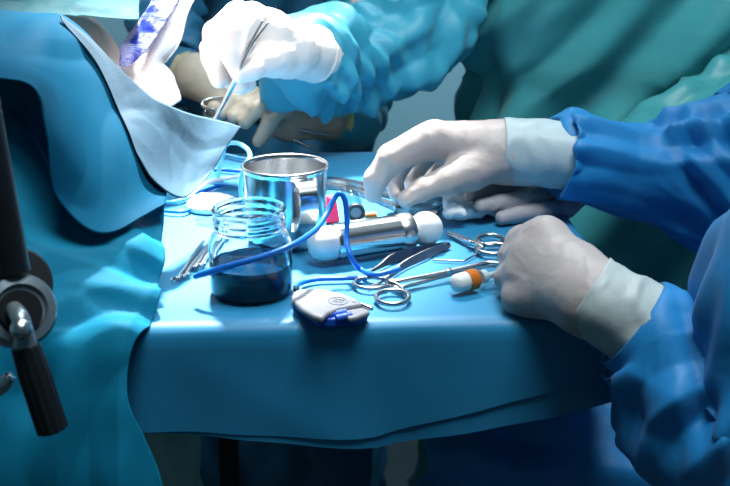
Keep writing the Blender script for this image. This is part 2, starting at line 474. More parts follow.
def glove(parent, palm, fingers, m, h=0.0016, kpalm=0.012, kjoin=0.007, wr=0.0004, seed=1.0, kf=0.0012):
    groups = [[s for c in palm for s in chain(c)]] + [chain(c) for c in fingers]
    v, f = blob(groups, h, [kpalm] + [0.004] * len(fingers), kjoin, kf)
    o = link('glove', v, f, m, parent)
    if wr: folded(o, wr, 38.0, (1, 1, 1), seed, amp2=wr * 0.6)
    return o
def cuff(parent, pts, m, seed=0.0, rim=True, amp=0.0015, n=40):
    """rolled, slightly creased cuff of a glove as a sub-part; pts (px, py, Y, r)"""
    c = [Q(*p[:3]) for p in pts]; r = [p[3] for p in pts]
    N = (len(pts) - 1) * 10 + 1
    pp = [Vector(q) for q in catmull(c, N)]; rr = list(catmull([[x] for x in r], N)[:, 0])
    v, f = tube(pp, rr, n, False)
    mb = MB(); mb.add(v, f)
    if rim:
        ringv = v[-n:]
        mb.add(*closed_tube(ringv, 0.0014, 6))
    o = link('glove_cuff', mb.v, mb.f, m, parent)
    folded(o, amp, 28.0, (1, 1, 1), seed)
    b = o.modifiers.new('solid', 'SOLIDIFY'); b.thickness = 0.0008
    return o
def sleeve(parent, nodes, m, seed=0.0, amp=0.008, freq=11.0, n=110, seg=22, stretch=(1, 1, 1), world=False, keep=None, name='sleeve', flat=None):
    """loose cloth sleeve along nodes (px, py, Y, r) with creases"""
    c = [Vector(p[:3]) if world else Q(*p[:3]) for p in nodes]; r = [p[3] for p in nodes]
    N = (len(nodes) - 1) * seg + 1
    pp = [Vector(q) for q in catmull(c, N)]; rr = [max(0.004, x) for x in catmull([[x] for x in r], N)[:, 0]]
    v, f = tube(pp, rr, n, False, None if flat is None else list(catmull([[x] for x in flat], N)[:, 0]))
    o = link(name, v, f, m, parent)
    wt = [min(1.0, max(0.06, (x - 0.039) / 0.020)) for x in rr for _ in range(n)]
    wrinkled(o, amp, freq, stretch, seed, wt=wt)
    b = o.modifiers.new('solid', 'SOLIDIFY'); b.thickness = 0.001
    return o
def loft(name, rings, m, parent, n=150, seg=18, amp=0.01, freq=7.0, stretch=(1, 1, 0.45), seed=0.0, keep=None, shear=0.5):
    """gown trunk: rings (cx, cy, z, rx, ry)"""
    N = (len(rings) - 1) * seg + 1
    q = catmull(rings, N); v, f = [], []
    for (cx, cy, z, rx, ry) in q:
        for j in range(n):
            a = 2 * math.pi * j / n; ca, sa = math.cos(a), math.sin(a)
            e = 0.8
            v.append((cx + rx * math.copysign(abs(ca) ** e, ca), cy + ry * math.copysign(abs(sa) ** e, sa), z))
    for i in range(N - 1):
        for j in range(n):
            f.append((i * n + j, i * n + (j + 1) % n, (i + 1) * n + (j + 1) % n, (i + 1) * n + j))
    o = link(name, v, f, m, parent)
    wrinkled(o, amp, freq, stretch, seed, keep=keep, shear=shear)
    b = o.modifiers.new('solid', 'SOLIDIFY'); b.thickness = 0.0015
    return o

def body(parent, head, neck, chest, pelvis, arms, legs, face, m=None):
    """one continuous figure: skull and jaw, neck, trunk, arms, legs"""
    V = Vector; fd = V(face).normalized()
    side = fd.cross(V((0, 0, 1))).normalized()
    head, neck, chest, pelvis = V(head), V(neck), V(chest), V(pelvis)
    s = [(head + V((0, 0, .03)), head - fd * .015 + V((0, 0, .03)), .088, .09),
         (head + fd * .04 - V((0, 0, .06)), head + fd * .05 - V((0, 0, .09)), .055, .042),
         (head + fd * .095 + V((0, 0, .0)), head + fd * .108 - V((0, 0, .025)), .009, .014),
         (head + side * .088, head + side * .09 - V((0, 0, .03)), .016, .012), (head - side * .088, head - side * .09 - V((0, 0, .03)), .016, .012),
         (head - V((0, 0, .05)), neck, .058, .06), (neck, chest, .06, .12),
         (chest + side * .07, chest - side * .07, .11, .11), (chest, pelvis, .125, .125), (pelvis + side * .06, pelvis - side * .06, .11, .11)]
    for a in arms:
        a = [V(p) for p in a]; rs = (.040, .030, .020)
        s.append((chest + V((0, 0, .10)), a[0], .06, .046))
        for i in range(len(a) - 1): s.append((a[i], a[i + 1], rs[i], rs[i + 1]))
    for l in legs:
        l = [V(p) for p in l]; rs = (.085, .055, .04)
        for i in range(2): s.append((l[i], l[i + 1], rs[i], rs[i + 1]))
        s.append((l[2], l[2] + fd * .15 - V((0, 0, .015)), .04, .028))
    v, f = blob([s], 0.013, [0.03], 0)
    return link('body', v, f, m or M['skin'], parent)
def headwear(parent, head, face):
    V = Vector; h = V(head) + V((0, 0, .045)); fd = V(face).normalized()
    v, f = lathe([(.107, -.02), (.108, .0), (.104, .035), (.085, .075), (.05, .097), (.0, .104)], h - fd * .008, n=32)
    o = link('surgical_cap', v, f, M['cap'], parent); folded(o, .003, 30, seed=2)
    side = fd.cross(V((0, 0, 1))).normalized(); rows = []
    for z, out in ((.0, .118), (-.03, .128), (-.07, .116), (-.10, .09)):
        rows.append([V(head) + V((0, 0, z)) + fd * (out * math.cos(a)) + side * (.1 * math.sin(a)) for a in (-1.3, -.8, -.3, .3, .8, 1.3)])
    sheet('face_mask', rows, M['drape_pale'], parent, 24, 14)

# ------------------------------------------------------------------ the room
for nm, a, b, mm in (('floor', (-3, -2.2, -0.05), (3, 3.05, 0), 'floor'), ('ceiling', (-3, -2.2, 2.95), (3, 3.05, 3.0), 'ceiling'),
                     ('wall_back', (-3, 2.95, 0), (3, 3.05, 2.95), 'wall'), ('wall_left', (-3.1, -2.2, 0), (-3, 3.05, 2.95), 'wall'),
                     ('wall_right', (3, -2.2, 0), (3.1, 3.05, 2.95), 'wall')):
    struct(link(nm, *box(a, b), M[mm], smooth=False))
struct(link('baseboard_back', *box((-3, 2.93, 0), (3, 2.95, 0.10)), M['grey_metal'], smooth=False))

# ------------------------------------------------------------------ instrument table and its drape
ANG = math.radians(2.9); U = Vector((math.cos(ANG), math.sin(ANG), 0)); W = Vector((-math.sin(ANG), math.cos(ANG), 0))
F0 = Vector((0, 0.764, 0)); U0, U1, WD = -0.208, 0.228, 0.56
TC = F0 + U * ((U0 + U1) / 2) + W * (WD / 2); HX, HY = (U1 - U0) / 2, WD / 2
def rrect(hx, hy, r, n=12, edge=24):
    pts = []
    for cx, cy, a0 in ((hx - r, hy - r, 0), (-hx + r, hy - r, 90), (-hx + r, -hy + r, 180), (hx - r, -hy + r, 270)):
        arc = [(cx + r * math.cos(math.radians(a0 + 90 * i / n)), cy + r * math.sin(math.radians(a0 + 90 * i / n))) for i in range(n + 1)]
        if pts:
            p, q = pts[-1], arc[0]
            pts += [(p[0] + (q[0] - p[0]) * i / edge, p[1] + (q[1] - p[1]) * i / edge) for i in range(1, edge)]
        pts += arc
    p, q = pts[-1], pts[0]
    pts += [(p[0] + (q[0] - p[0]) * i / edge, p[1] + (q[1] - p[1]) * i / edge) for i in range(1, edge)]
    return pts
def drape_mesh(inset0, hem, r0=0.035, out=0.0, dz=0.0, wave=0.0025):
    """cloth laid over the table with a rounded edge and a short drop ending in a curved hem"""
    rings = []
    for ins in (0.2, 0.12, 0.06, 0.03, 0.016): rings.append((ins, 0.0, 0))
    for a in (20, 40, 60, 80): rings.append((0.012 * (1 - math.sin(math.radians(a))), -0.012 * (1 - math.cos(math.radians(a))), 0))
    for t in (0.1, 0.25, 0.4, 0.55, 0.7, 0.85, 0.95, 1.0): rings.append((-0.004 * t, -0.012, t))
    v, f = [], []; n = None
    for ins, z, t in rings:
        lp = rrect(HX - ins - inset0, HY - ins - inset0, max(r0 - ins, 0.006)); n = len(lp)
        for j, (x, y) in enumerate(lp):
            zz = z + dz; ox = oy = 0
            if t:
                h = hem(x, y); zz = -0.012 + dz + t * (h + 0.012)
                w = wave * t * (math.sin(x * 38 + y * 31) + 0.6 * math.sin(x * 71 - y * 53 + 1)) + out * t
                L = math.hypot(x / HX, y / HY); ox, oy = w * x / HX / L, w * y / HY / L
            v.append(TC + U * (x + ox) + W * (y + oy) + Vector((0, 0, T + zz)))
    for i in range(len(rings) - 1):
        for j in range(n):
            f.append((i * n + j, (i + 1) * n + j, (i + 1) * n + (j + 1) % n, i * n + (j + 1) % n))
    f.append(tuple(range(n)))
    return v, f
def hem_top(x, y):
    if y < 0.1: return -0.100 + 0.055 * max(0, x + 0.005) / 0.2 + 0.010 * max(0, -x) / 0.16
    return -0.085
def hem_low(x, y):
    if y < 0.1: return -0.109 + 0.036 * max(0, x + 0.005) / 0.2 + 0.018 * max(0, -x) / 0.16
    return -0.095
t = thing('instrument_table', TC, 'wheeled steel instrument table hidden beneath the blue drape in the middle', 'table')
mb = MB(); mb.add(*prism([tuple((TC + U * x + W * y)[:2]) for x, y in rrect(HX - 0.012, HY - 0.012, 0.03, 6, 2)], T - 0.035, T - 0.004))
link('table_top', mb.v, mb.f, M['steel_brushed'], t, smooth=False)
for sx in (-1, 1):
    c = TC + U * (sx * (HX - 0.05)) + W * (HY - 0.06)
    link('leg', *tube([(c.x, c.y, 0.03), (c.x, c.y, T - 0.036)], 0.014, 14), M['black'], t, auto=40)
for sx in (-1, 1):
    c = TC + U * (sx * (HX - 0.05)) + W * (HY - 0.06); d = c - W * 0.38
    link('foot_bar', *tube([(c.x, c.y, 0.032), (d.x, d.y, 0.032)], 0.016, 12), M['black'], t, auto=40)
dr = link('table_drape', *drape_mesh(0.0, hem_top), M['drape'], auto=60)
tag(dr, 'blue cloth drape covering the instrument table with a short front drop', 'drape')
BASE[dr.name] = Vector(dr.location)
folded(dr, 0.0009, 9, (1, 1, 1), 3.0, amp2=0.0004, keep=lambda p: 1.0 if p.z < T - 0.008 else 0.25)
un = link('under_layer', *drape_mesh(0.0012, hem_low, dz=-0.0015), M['drape'], dr, auto=60)

# ------------------------------------------------------------------ operating table, patient and the sheets over them
def opx(y): return -0.50 - 0.10 * (y - 1.0)
t = thing('operating_table', (opx(1.4), 1.4, 0), 'operating table under the patient at the left, covered by blue drapes', 'table')
def slab(y0, y1, hw, z0, z1, r=0.02):
    pl = [(opx(y0) - hw, y0), (opx(y0) + hw, y0), (opx(y1) + hw, y1), (opx(y1) - hw, y1)]
    return prism(pl, z0, z1)
link('mattress', *slab(0.99, 2.3, 0.235, 0.745, 0.80), M['black'], t, smooth=False, bevel=0.015)
link('table_frame', *slab(0.99, 2.28, 0.215, 0.70, 0.745), M['grey_metal'], t, smooth=False, bevel=0.004)
link('column', *box((opx(1.5) - .12, 1.3, 0.12), (opx(1.5) + .12, 1.7, 0.70)), M['grey_metal'], t, smooth=False, bevel=0.02)
link('base', *box((opx(1.5) - .18, 1.0, 0.0), (opx(1.5) + .16, 1.95, 0.12)), M['grey_metal'], t, smooth=False, bevel=0.02)
link('side_rail', *tube([(opx(.96) - .06, .93, .722), (opx(.96) + .17, .93, .722)], 0.011, 4), M['steel_brushed'], t, smooth=False)

pt = thing('person', (opx(1.3) + 0.04, 1.3, 0.80), 'patient lying under the blue drapes at the far left, bare skin showing', 'person')
def px_(y, dx): return opx(y) + 0.095 + dx
zc = 0.965
seg = []
for s in (-1, 1):
    seg.append(((px_(1.00, s * .085), 1.00, zc), (px_(1.50, s * .07) - .07, 1.50, zc - .01), .113, .115))
    seg.append(((px_(.99, s * .09 - .02), .99, zc - .025), (px_(.90, s * .09 - .10), .87, .90), .105, .065))
    seg.append(((px_(.90, s * .09 - .10), .87, .90), (px_(.88, s * .09 - .14), .84, .45), .06, .04))
    seg.append(((px_(.88, s * .09 - .14), .84, .45), (px_(.80, s * .09 - .14), .76, .40), .04, .026))
    seg.append(((px_(1.50, s * .12) - .07, 1.50, .93), (px_(1.28, -.19 if s < 0 else .12), 1.28, .90), .05, .04))
seg += [((px_(1.56, -.08), 1.56, .93), (px_(1.70, -.09), 1.70, .92), .065, .058), ((px_(1.76, -.09), 1.76, .915), (px_(1.86, -.1), 1.86, .915), .08, .083), ((px_(1.79, -.09), 1.79, .99), (px_(1.775, -.09), 1.775, 1.0), .012, .014)]
link('body', *blob([seg], 0.012, [0.03], 0), M['skin'], pt)

# upper sheet over the patient's far side, top left of the picture
o = sheet('upper_drape', [
    [(-.62, 1.50, 1.12), (-.47, 1.50, 1.13), (-.38, 1.50, 1.12), (-.33, 1.50, 1.09)],
    [Q(-60, -26, 1.36), Q(20, -22, 1.36), Q(90, -18, 1.34), Q(140, -12, 1.32)],
    [Q(-60, -6, 1.21), Q(30, -2, 1.20), Q(95, 2, 1.19), Q(139, 5, 1.18)],
    [Q(-60, 16, 1.13), Q(30, 15, 1.13), Q(95, 20, 1.12), Q(139, 21, 1.115)]], M['drape_teal'], nu=60, nv=50,
    fold=dict(amp=0.004, freq=14, seed=5.0))
tag(o, 'pale teal sheet over the patient in the top left corner', 'drape')

# patterned film and towel on the skin
o = sheet('patterned_film', [
    [Q(164, -26, 1.206), Q(176, -24, 1.201), Q(192, -22, 1.196)],
    [Q(149, 4, 1.166), Q(160, 6, 1.156), Q(174, 8, 1.156)],
    [Q(137, 22, 1.151), Q(148, 26, 1.141), Q(160, 30, 1.136)],
    [Q(122, 45, 1.131), Q(132, 48, 1.121), Q(147, 50, 1.121)],
    [Q(119, 65, 1.116), Q(122, 66, 1.111), Q(128, 67, 1.111)]], M['film'], nu=30, nv=60, solid=0.0008, fold=dict(amp=0.0014, freq=34, seed=2.0))
tag(o, 'crumpled blue and white patterned film stuck beside the white towel', 'film')
mbt = sheet('towel', [
    [Q(166, -30, 1.23), Q(180, -28, 1.225), Q(196, -26, 1.23), Q(206, -24, 1.25)],
    [Q(160, 4, 1.185), Q(170, 5, 1.175), Q(180, 6, 1.18), Q(187, 8, 1.21)],
    [Q(140, 30, 1.165), Q(156, 34, 1.155), Q(170, 38, 1.16), Q(178, 40, 1.20)],
    [Q(118, 62, 1.14), Q(138, 66, 1.135), Q(154, 62, 1.14), Q(163, 60, 1.19)],
    [Q(116, 84, 1.125), Q(140, 86, 1.12), Q(160, 80, 1.12), Q(174, 78, 1.15)],
    [Q(120, 112, 1.11), Q(145, 114, 1.11), Q(165, 110, 1.11), Q(181, 100, 1.13)]], M['towel'], nu=40, nv=60, solid=0.003, fold=dict(amp=0.001, freq=26, seed=7.0))
tag(mbt, 'brightly lit white towel with a stitched edge beside the patterned film', 'towel')
ed = catmull([Q(206, -24, 1.25), Q(187, 8, 1.21), Q(178, 40, 1.20), Q(164, 60, 1.19)], 34)
mb = MB()
for i in range(2, 33):
    c = Vector(ed[i]) + Vector((0.001, -0.012, 0)); mb.add(*closed_tube(ring_path(c, (0.0035, 0, 0.001), (0, 0.001, 0.003), 8), 0.0007, 5))
link('edge_stitching', mb.v, mb.f, M['towel'], mbt)

# main near sheet over the patient
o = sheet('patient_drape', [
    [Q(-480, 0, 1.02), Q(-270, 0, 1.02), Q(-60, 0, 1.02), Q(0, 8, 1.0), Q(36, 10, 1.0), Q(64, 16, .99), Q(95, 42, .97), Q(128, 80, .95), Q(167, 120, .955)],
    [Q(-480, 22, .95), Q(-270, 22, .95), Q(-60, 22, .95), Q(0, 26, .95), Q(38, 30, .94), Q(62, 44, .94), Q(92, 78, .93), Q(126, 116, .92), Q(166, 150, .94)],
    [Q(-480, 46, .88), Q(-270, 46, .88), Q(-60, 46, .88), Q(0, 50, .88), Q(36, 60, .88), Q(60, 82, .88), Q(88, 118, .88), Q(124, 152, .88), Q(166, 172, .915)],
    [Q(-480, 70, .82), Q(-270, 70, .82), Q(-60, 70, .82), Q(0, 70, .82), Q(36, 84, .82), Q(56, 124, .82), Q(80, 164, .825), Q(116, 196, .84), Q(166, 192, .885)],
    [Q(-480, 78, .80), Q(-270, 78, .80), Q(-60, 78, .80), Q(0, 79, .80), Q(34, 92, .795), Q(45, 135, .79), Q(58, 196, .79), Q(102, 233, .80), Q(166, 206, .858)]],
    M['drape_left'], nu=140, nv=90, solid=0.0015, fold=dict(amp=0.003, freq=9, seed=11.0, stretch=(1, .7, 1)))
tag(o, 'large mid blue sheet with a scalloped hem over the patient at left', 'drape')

# pale corner flap reaching over the instrument table
apts = []
for vtx in o.data.vertices:
    w = vtx.co + BASE[o.name]; dp = w.y * CP - (w.z - CAMZ) * SP
    apts.append((365 + F_PX * w.x / dp, 243 - F_PX * (w.y * SP + (w.z - CAMZ) * CP) / dp, w.y))
def on_sheet(px, py):
    near = [q for q in apts if (q[0] - px) ** 2 + (q[1] - py) ** 2 < 16] or [min(apts, key=lambda q: (q[0] - px) ** 2 + (q[1] - py) ** 2)]
    return min(q[2] for q in near)
r0 = [(60, 15), (92, 39), (125, 74), (155, 99), (184, 112, .975), (212, 119, 1.02), (242, 126, 1.045)]
r3 = [(61, 19), (95, 60), (117, 106), (139, 156), (161, 187), (184, 197, .885), (206, 178, .94)]
row0 = [Q(q[0], q[1], q[2] if len(q) > 2 else on_sheet(*q) - .005) for q in r0]
row3 = [Q(q[0], q[1], q[2] if len(q) > 2 else on_sheet(*q) - .004) for q in r3]
r1 = [(60, 16), (95, 47), (124, 88), (150, 122), (177, 146), (203, 151), (228, 146)]
r2 = [(61, 18), (96, 55), (121, 99), (144, 142), (168, 174), (192, 180), (214, 168)]
row1 = [Q(q[0], q[1], row0[k].y * .66 + row3[k].y * .34 - .001 * (0 < k < 6)) for k, q in enumerate(r1)]
row2 = [Q(q[0], q[1], row0[k].y * .3 + row3[k].y * .7 - .001 * (0 < k < 6)) for k, q in enumerate(r2)]
o = sheet('drape_flap', [row0, row1, row2, row3],
    M['drape_pale'], nu=100, nv=50, solid=0.0012, fold=dict(amp=0.0015, freq=14, seed=4.0, amp2=0.0004))
tag(o, 'pale grey blue corner flap of cloth hanging over the far left of the instrument table', 'drape')

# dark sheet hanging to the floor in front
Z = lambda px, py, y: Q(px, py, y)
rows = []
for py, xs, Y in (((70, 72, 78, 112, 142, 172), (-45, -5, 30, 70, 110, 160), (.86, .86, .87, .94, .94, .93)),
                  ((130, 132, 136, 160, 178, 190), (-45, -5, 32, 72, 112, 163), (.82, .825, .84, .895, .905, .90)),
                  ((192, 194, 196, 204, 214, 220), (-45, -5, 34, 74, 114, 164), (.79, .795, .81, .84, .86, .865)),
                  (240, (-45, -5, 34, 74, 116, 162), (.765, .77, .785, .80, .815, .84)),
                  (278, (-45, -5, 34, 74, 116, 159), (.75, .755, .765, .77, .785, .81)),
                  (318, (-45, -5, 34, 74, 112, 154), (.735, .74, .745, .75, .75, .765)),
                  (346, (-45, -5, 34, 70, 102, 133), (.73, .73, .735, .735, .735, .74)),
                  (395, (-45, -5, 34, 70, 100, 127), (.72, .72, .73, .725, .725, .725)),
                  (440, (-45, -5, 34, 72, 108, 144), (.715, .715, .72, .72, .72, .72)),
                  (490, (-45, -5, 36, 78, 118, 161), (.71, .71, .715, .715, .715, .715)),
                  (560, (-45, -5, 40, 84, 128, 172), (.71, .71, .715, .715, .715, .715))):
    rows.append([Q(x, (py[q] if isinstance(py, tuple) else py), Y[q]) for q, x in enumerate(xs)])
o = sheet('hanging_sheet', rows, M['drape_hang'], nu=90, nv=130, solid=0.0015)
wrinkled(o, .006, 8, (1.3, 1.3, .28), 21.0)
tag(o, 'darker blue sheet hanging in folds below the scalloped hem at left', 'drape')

# ------------------------------------------------------------------ clamp in the near left corner
sc_ = 0.00066
t = thing('rail_clamp', Q(20, 400, .62), 'black and grey rail clamp with a ribbed handle in the near left corner', 'clamp')
def toward(px, py, Y, d): return Q(px, py, Y) + ray(px, py).normalized() * d
def pix_disc(px, py, Y, rpx, d0, d1, prof=None):
    c = Q(px, py, Y); ax = -(ray(px, py).normalized()); ax = (ax + Vector((0.25, 0, 0.12))).normalized()
    r = rpx * sc_
    return lathe(prof or [(r * .92, d0), (r, d0 + .002), (r, d1 - .002), (r * .93, d1)], c, ax, 40)
link('post', *tube([Q(-20, 90, .64), Q(-5, 172, .64), Q(14, 272, .635)], .0105, 24), M['black'], t, auto=40)
link('back_plate', *lathe([(.022, -.012), (.024, -.010), (.024, .0), (.022, .002)], Q(16, 282, .645), -ray(16, 282) + Vector((.3, 0, .3)), 36), M['black'], t, auto=40)
link('clamp_ring', *pix_disc(18, 311, .63, 36, -.012, .012, [(.0225, -.012), (.0238, -.009), (.0238, .006), (.0215, .011), (.0165, .012), (.015, .009)]), M['grey_metal'], t, auto=35)
link('inner_washer', *pix_disc(19, 312, .622, 21, 0, .006), M['black'], t, auto=35)
mb = MB()
mb.add(*stube([Q(14, 309, .615), Q(20, 318, .603), Q(24, 332, .60), Q(25, 346, .60)], [.0052, .0058, .0058, .0075], 18))
link('hinge_neck', mb.v, mb.f, M['grey_metal'], t)
link('hinge_ball', *lathe([(.0, -.0068), (.0035, -.0058), (.006, -.003), (.0068, 0), (.006, .003), (.0035, .0058), (.0, .0068)], Q(21, 329, .592), (0, 0, 1), 24), M['steel_brushed'], t)
a, b = Q(25, 345, .60), Q(53, 431, .595)
N = 60; pts = [a.lerp(b, i / N) for i in range(N + 1)]
rad = [.0088 + .0012 * min(1, i / 20) - (.0022 if i in (0, N) else 0) for i in range(N + 1)]
v, f = tube(pts, rad, 48, True)
ax = (b - a).normalized()
for i in range(1, N):
    for j in range(48):
        if j % 4 < 2:
            q = v[i * 48 + j]; v[i * 48 + j] = pts[i] + (q - pts[i]) * 0.93
link('handle', v, f, M['black'], t, auto=50)
link('lever_tip', *stube([Q(-12, 398, .62), Q(2, 386, .62), Q(11, 376, .62)], [.003, .005, .0035], 12), M['steel_brushed'], t)
link('rail_bracket', *stube([Q(16, 300, .645), Q(-40, 318, .655), (-.350, .72, .80), (-.335, .93, .722)], [.012, .011, .010, .010], 14), M['black'], t)

# ------------------------------------------------------------------ people behind the table
def keep_front(p): return 1.0
# teal gown, standing behind on the right
t = thing('person', (0.37, 1.53, 0), 'person in a teal gown behind the table, leaning one gloved hand holding long forceps', 'person')
face = (-.25, -1, 0)
hd = (0.35, 1.46, 1.66)
B_R = [(.20, 1.52, 1.37), Q(420, 32, 1.43), Q(318, 62, 1.30)]
B_L = [(.55, 1.53, 1.37), Q(775, 52, 1.43), Q(640, 151, 1.235)]
body(t, hd, (0.37, 1.51, 1.46), (0.37, 1.54, 1.26), (0.37, 1.55, 0.98), [B_R, B_L],
     [[(.28, 1.55, .93), (.28, 1.53, .50), (.28, 1.55, .08)], [(.46, 1.55, .93), (.46, 1.53, .50), (.46, 1.55, .08)]], face)
headwear(t, hd, face)
g = loft('gown', [(.37, 1.54, .10, .28, .20), (.37, 1.54, .60, .26, .185), (.388, 1.54, .86, .235, .165), (.388, 1.54, .945, .222, .150), (.375, 1.535, 1.0, .238, .157),
                  (.375, 1.53, 1.10, .240, .16), (.375, 1.53, 1.28, .235, .16), (.37, 1.53, 1.40, .20, .13), (.37, 1.52, 1.47, .085, .08)], M['gown_teal'], t,
         amp=0.016, freq=7.5, stretch=(1.0, 1.0, .36), seed=7.0)
sleeve(g, [(300, 53, 1.25, .030), (303, 56, 1.265, .050), (312, 60, 1.29, .060), (335, 62, 1.33, .062), (370, 58, 1.37, .060), (415, 32, 1.41, .068), (440, -14, 1.45, .066), (464, -80, 1.48, .07), (492, -215, 1.52, .085)],
       M['gown_cyan'], seed=6.0, amp=0.011, freq=12)
sleeve(g, [(604, 160, 1.20, .026), (616, 158, 1.22, .036), (650, 148, 1.265, .048), (725, 110, 1.345, .062), (775, 48, 1.43, .066), (748, -60, 1.48, .078), (735, -215, 1.53, .085)],
       M['gown_teal'], seed=9.0, amp=0.009, freq=10)
# right glove, lit by the lamp
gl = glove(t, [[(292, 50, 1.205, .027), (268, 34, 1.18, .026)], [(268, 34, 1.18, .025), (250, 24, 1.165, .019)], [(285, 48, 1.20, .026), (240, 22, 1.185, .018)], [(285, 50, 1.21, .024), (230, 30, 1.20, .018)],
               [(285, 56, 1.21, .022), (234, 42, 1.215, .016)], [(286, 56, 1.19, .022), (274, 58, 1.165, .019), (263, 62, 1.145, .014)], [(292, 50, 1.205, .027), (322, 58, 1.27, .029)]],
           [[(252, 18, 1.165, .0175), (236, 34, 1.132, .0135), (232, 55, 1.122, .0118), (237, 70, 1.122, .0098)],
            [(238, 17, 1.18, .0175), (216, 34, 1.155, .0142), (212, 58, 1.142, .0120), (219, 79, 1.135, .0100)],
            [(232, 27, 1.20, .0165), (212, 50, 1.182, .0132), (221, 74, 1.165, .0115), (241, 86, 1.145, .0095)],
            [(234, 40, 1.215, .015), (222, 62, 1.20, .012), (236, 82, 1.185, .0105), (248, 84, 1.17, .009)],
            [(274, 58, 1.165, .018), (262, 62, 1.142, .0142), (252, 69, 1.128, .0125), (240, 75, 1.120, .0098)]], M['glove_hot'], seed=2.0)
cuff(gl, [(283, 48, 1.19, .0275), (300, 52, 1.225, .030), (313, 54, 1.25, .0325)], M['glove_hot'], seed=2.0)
# left glove on the gauze, its shade put into the glove colour
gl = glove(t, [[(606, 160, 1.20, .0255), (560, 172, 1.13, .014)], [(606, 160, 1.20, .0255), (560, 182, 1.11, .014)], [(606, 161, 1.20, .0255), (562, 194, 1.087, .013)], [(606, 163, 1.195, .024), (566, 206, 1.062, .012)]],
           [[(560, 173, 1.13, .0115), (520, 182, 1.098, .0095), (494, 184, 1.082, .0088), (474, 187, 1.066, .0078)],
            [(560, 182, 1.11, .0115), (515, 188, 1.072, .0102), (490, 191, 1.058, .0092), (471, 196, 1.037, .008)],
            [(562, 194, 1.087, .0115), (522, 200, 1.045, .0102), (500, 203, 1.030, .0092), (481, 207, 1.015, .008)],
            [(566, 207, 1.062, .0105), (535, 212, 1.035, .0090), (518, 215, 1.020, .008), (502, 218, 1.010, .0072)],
            [(592, 164, 1.19, .014), (562, 172, 1.165, .011), (540, 175, 1.15, .009), (522, 179, 1.135, .008)]], M['glove_shaded'], seed=5.0)
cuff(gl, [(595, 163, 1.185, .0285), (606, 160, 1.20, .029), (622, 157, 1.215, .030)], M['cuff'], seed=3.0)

# dark blue gown, standing behind in the middle
t = thing('person', (-0.14, 1.82, 0), 'person in a dark blue gown at the back, two beige gloves gripping instruments', 'person')
face = (0, -1, 0); hd = (-0.14, 1.74, 1.66)
C_L = [(.03, 1.80, 1.37), Q(362, 70, 1.60), Q(340, 119, 1.45)]
C_R = [(-.31, 1.80, 1.37), Q(165, 10, 1.61), Q(182, 75, 1.44)]
body(t, hd, (-.14, 1.79, 1.45), (-.14, 1.82, 1.25), (-.14, 1.84, .98), [C_R, C_L],
     [[(-.22, 1.84, .93), (-.22, 1.83, .5), (-.22, 1.84, .08)], [(-.06, 1.84, .93), (-.06, 1.83, .5), (-.06, 1.84, .08)]], face)
headwear(t, hd, face)
g = loft('gown', [(-.15, 1.84, .10, .18, .17), (-.15, 1.84, .60, .165, .16), (-.15, 1.84, .95, .165, .15), (-.145, 1.83, 1.10, .175, .155), (-.14, 1.83, 1.26, .19, .15), (-.14, 1.82, 1.39, .17, .12), (-.14, 1.81, 1.46, .08, .075)],
         M['gown_navy'], t, amp=0.013, freq=8, stretch=(1, 1, .4), seed=13.0)
sleeve(g, [(330, 118, 1.43, .026), (338, 120, 1.45, .036), (350, 119, 1.50, .045), (358, 98, 1.58, .048), (362, 60, 1.65, .054), (366, -40, 1.70, .065), (380, -190, 1.80, .08)], M['gown_cyan'], seed=15.0, amp=0.009, freq=12)
sleeve(g, [(196, 77, 1.425, .027), (186, 75, 1.445, .036), (168, 70, 1.48, .050), (165, 14, 1.58, .052), (166, -56, 1.70, .065), (180, -190, 1.80, .08)], M['gown_navy'], seed=17.0, amp=0.008, freq=12)
gl = glove(t, [[(196, 76, 1.42, .026), (226, 86, 1.395, .02)], [(196, 76, 1.42, .026), (232, 96, 1.385, .018)], [(196, 76, 1.42, .026), (189, 75, 1.435, .026)], [(200, 80, 1.41, .024), (222, 104, 1.375, .014)]],
           [[(228, 84, 1.395, .016), (244, 92, 1.37, .012), (244, 104, 1.36, .0105), (236, 110, 1.352, .0095)],
            [(230, 92, 1.388, .016), (240, 104, 1.365, .012), (232, 114, 1.352, .0105), (222, 116, 1.346, .0095)],
            [(226, 100, 1.38, .015), (232, 112, 1.36, .0115), (222, 118, 1.35, .010), (213, 116, 1.345, .009)],
            [(214, 96, 1.395, .016), (222, 108, 1.36, .0125), (218, 114, 1.345, .0105), (214, 108, 1.34, .0095)]], M['glove_beige'], h=0.002, seed=6.0)
cuff(gl, [(210, 82, 1.405, .0275), (198, 78, 1.42, .030), (186, 75, 1.435, .0315)], M['cuff_olive'], seed=5.0)
gl = glove(t, [[(324, 119, 1.42, .024), (290, 112, 1.375, .02)], [(324, 119, 1.42, .024), (284, 110, 1.38, .017)], [(324, 120, 1.42, .024), (292, 122, 1.365, .017)], [(324, 119, 1.42, .024), (338, 119, 1.44, .024)]],
           [[(282, 106, 1.39, .014), (254, 96, 1.365, .0118), (234, 101, 1.342, .0105), (222, 113, 1.328, .0092)],
            [(284, 108, 1.38, .014), (265, 98, 1.355, .0120), (246, 106, 1.33, .0108), (234, 117, 1.318, .0094)],
            [(287, 106, 1.365, .014), (272, 97, 1.335, .0122), (256, 109, 1.315, .0110), (245, 122, 1.310, .0094)],
            [(292, 116, 1.36, .013), (283, 106, 1.33, .0114), (270, 122, 1.312, .0104), (259, 141, 1.308, .0088)],
            [(306, 128, 1.39, .016), (287, 132, 1.36, .013), (276, 130, 1.345, .011)]], M['glove_beige'], h=0.002, seed=8.0, kjoin=.005)
cuff(gl, [(308, 117, 1.40, .026), (324, 118, 1.42, .027), (337, 119, 1.44, .0285)], M['cuff_yellow'], seed=6.0)

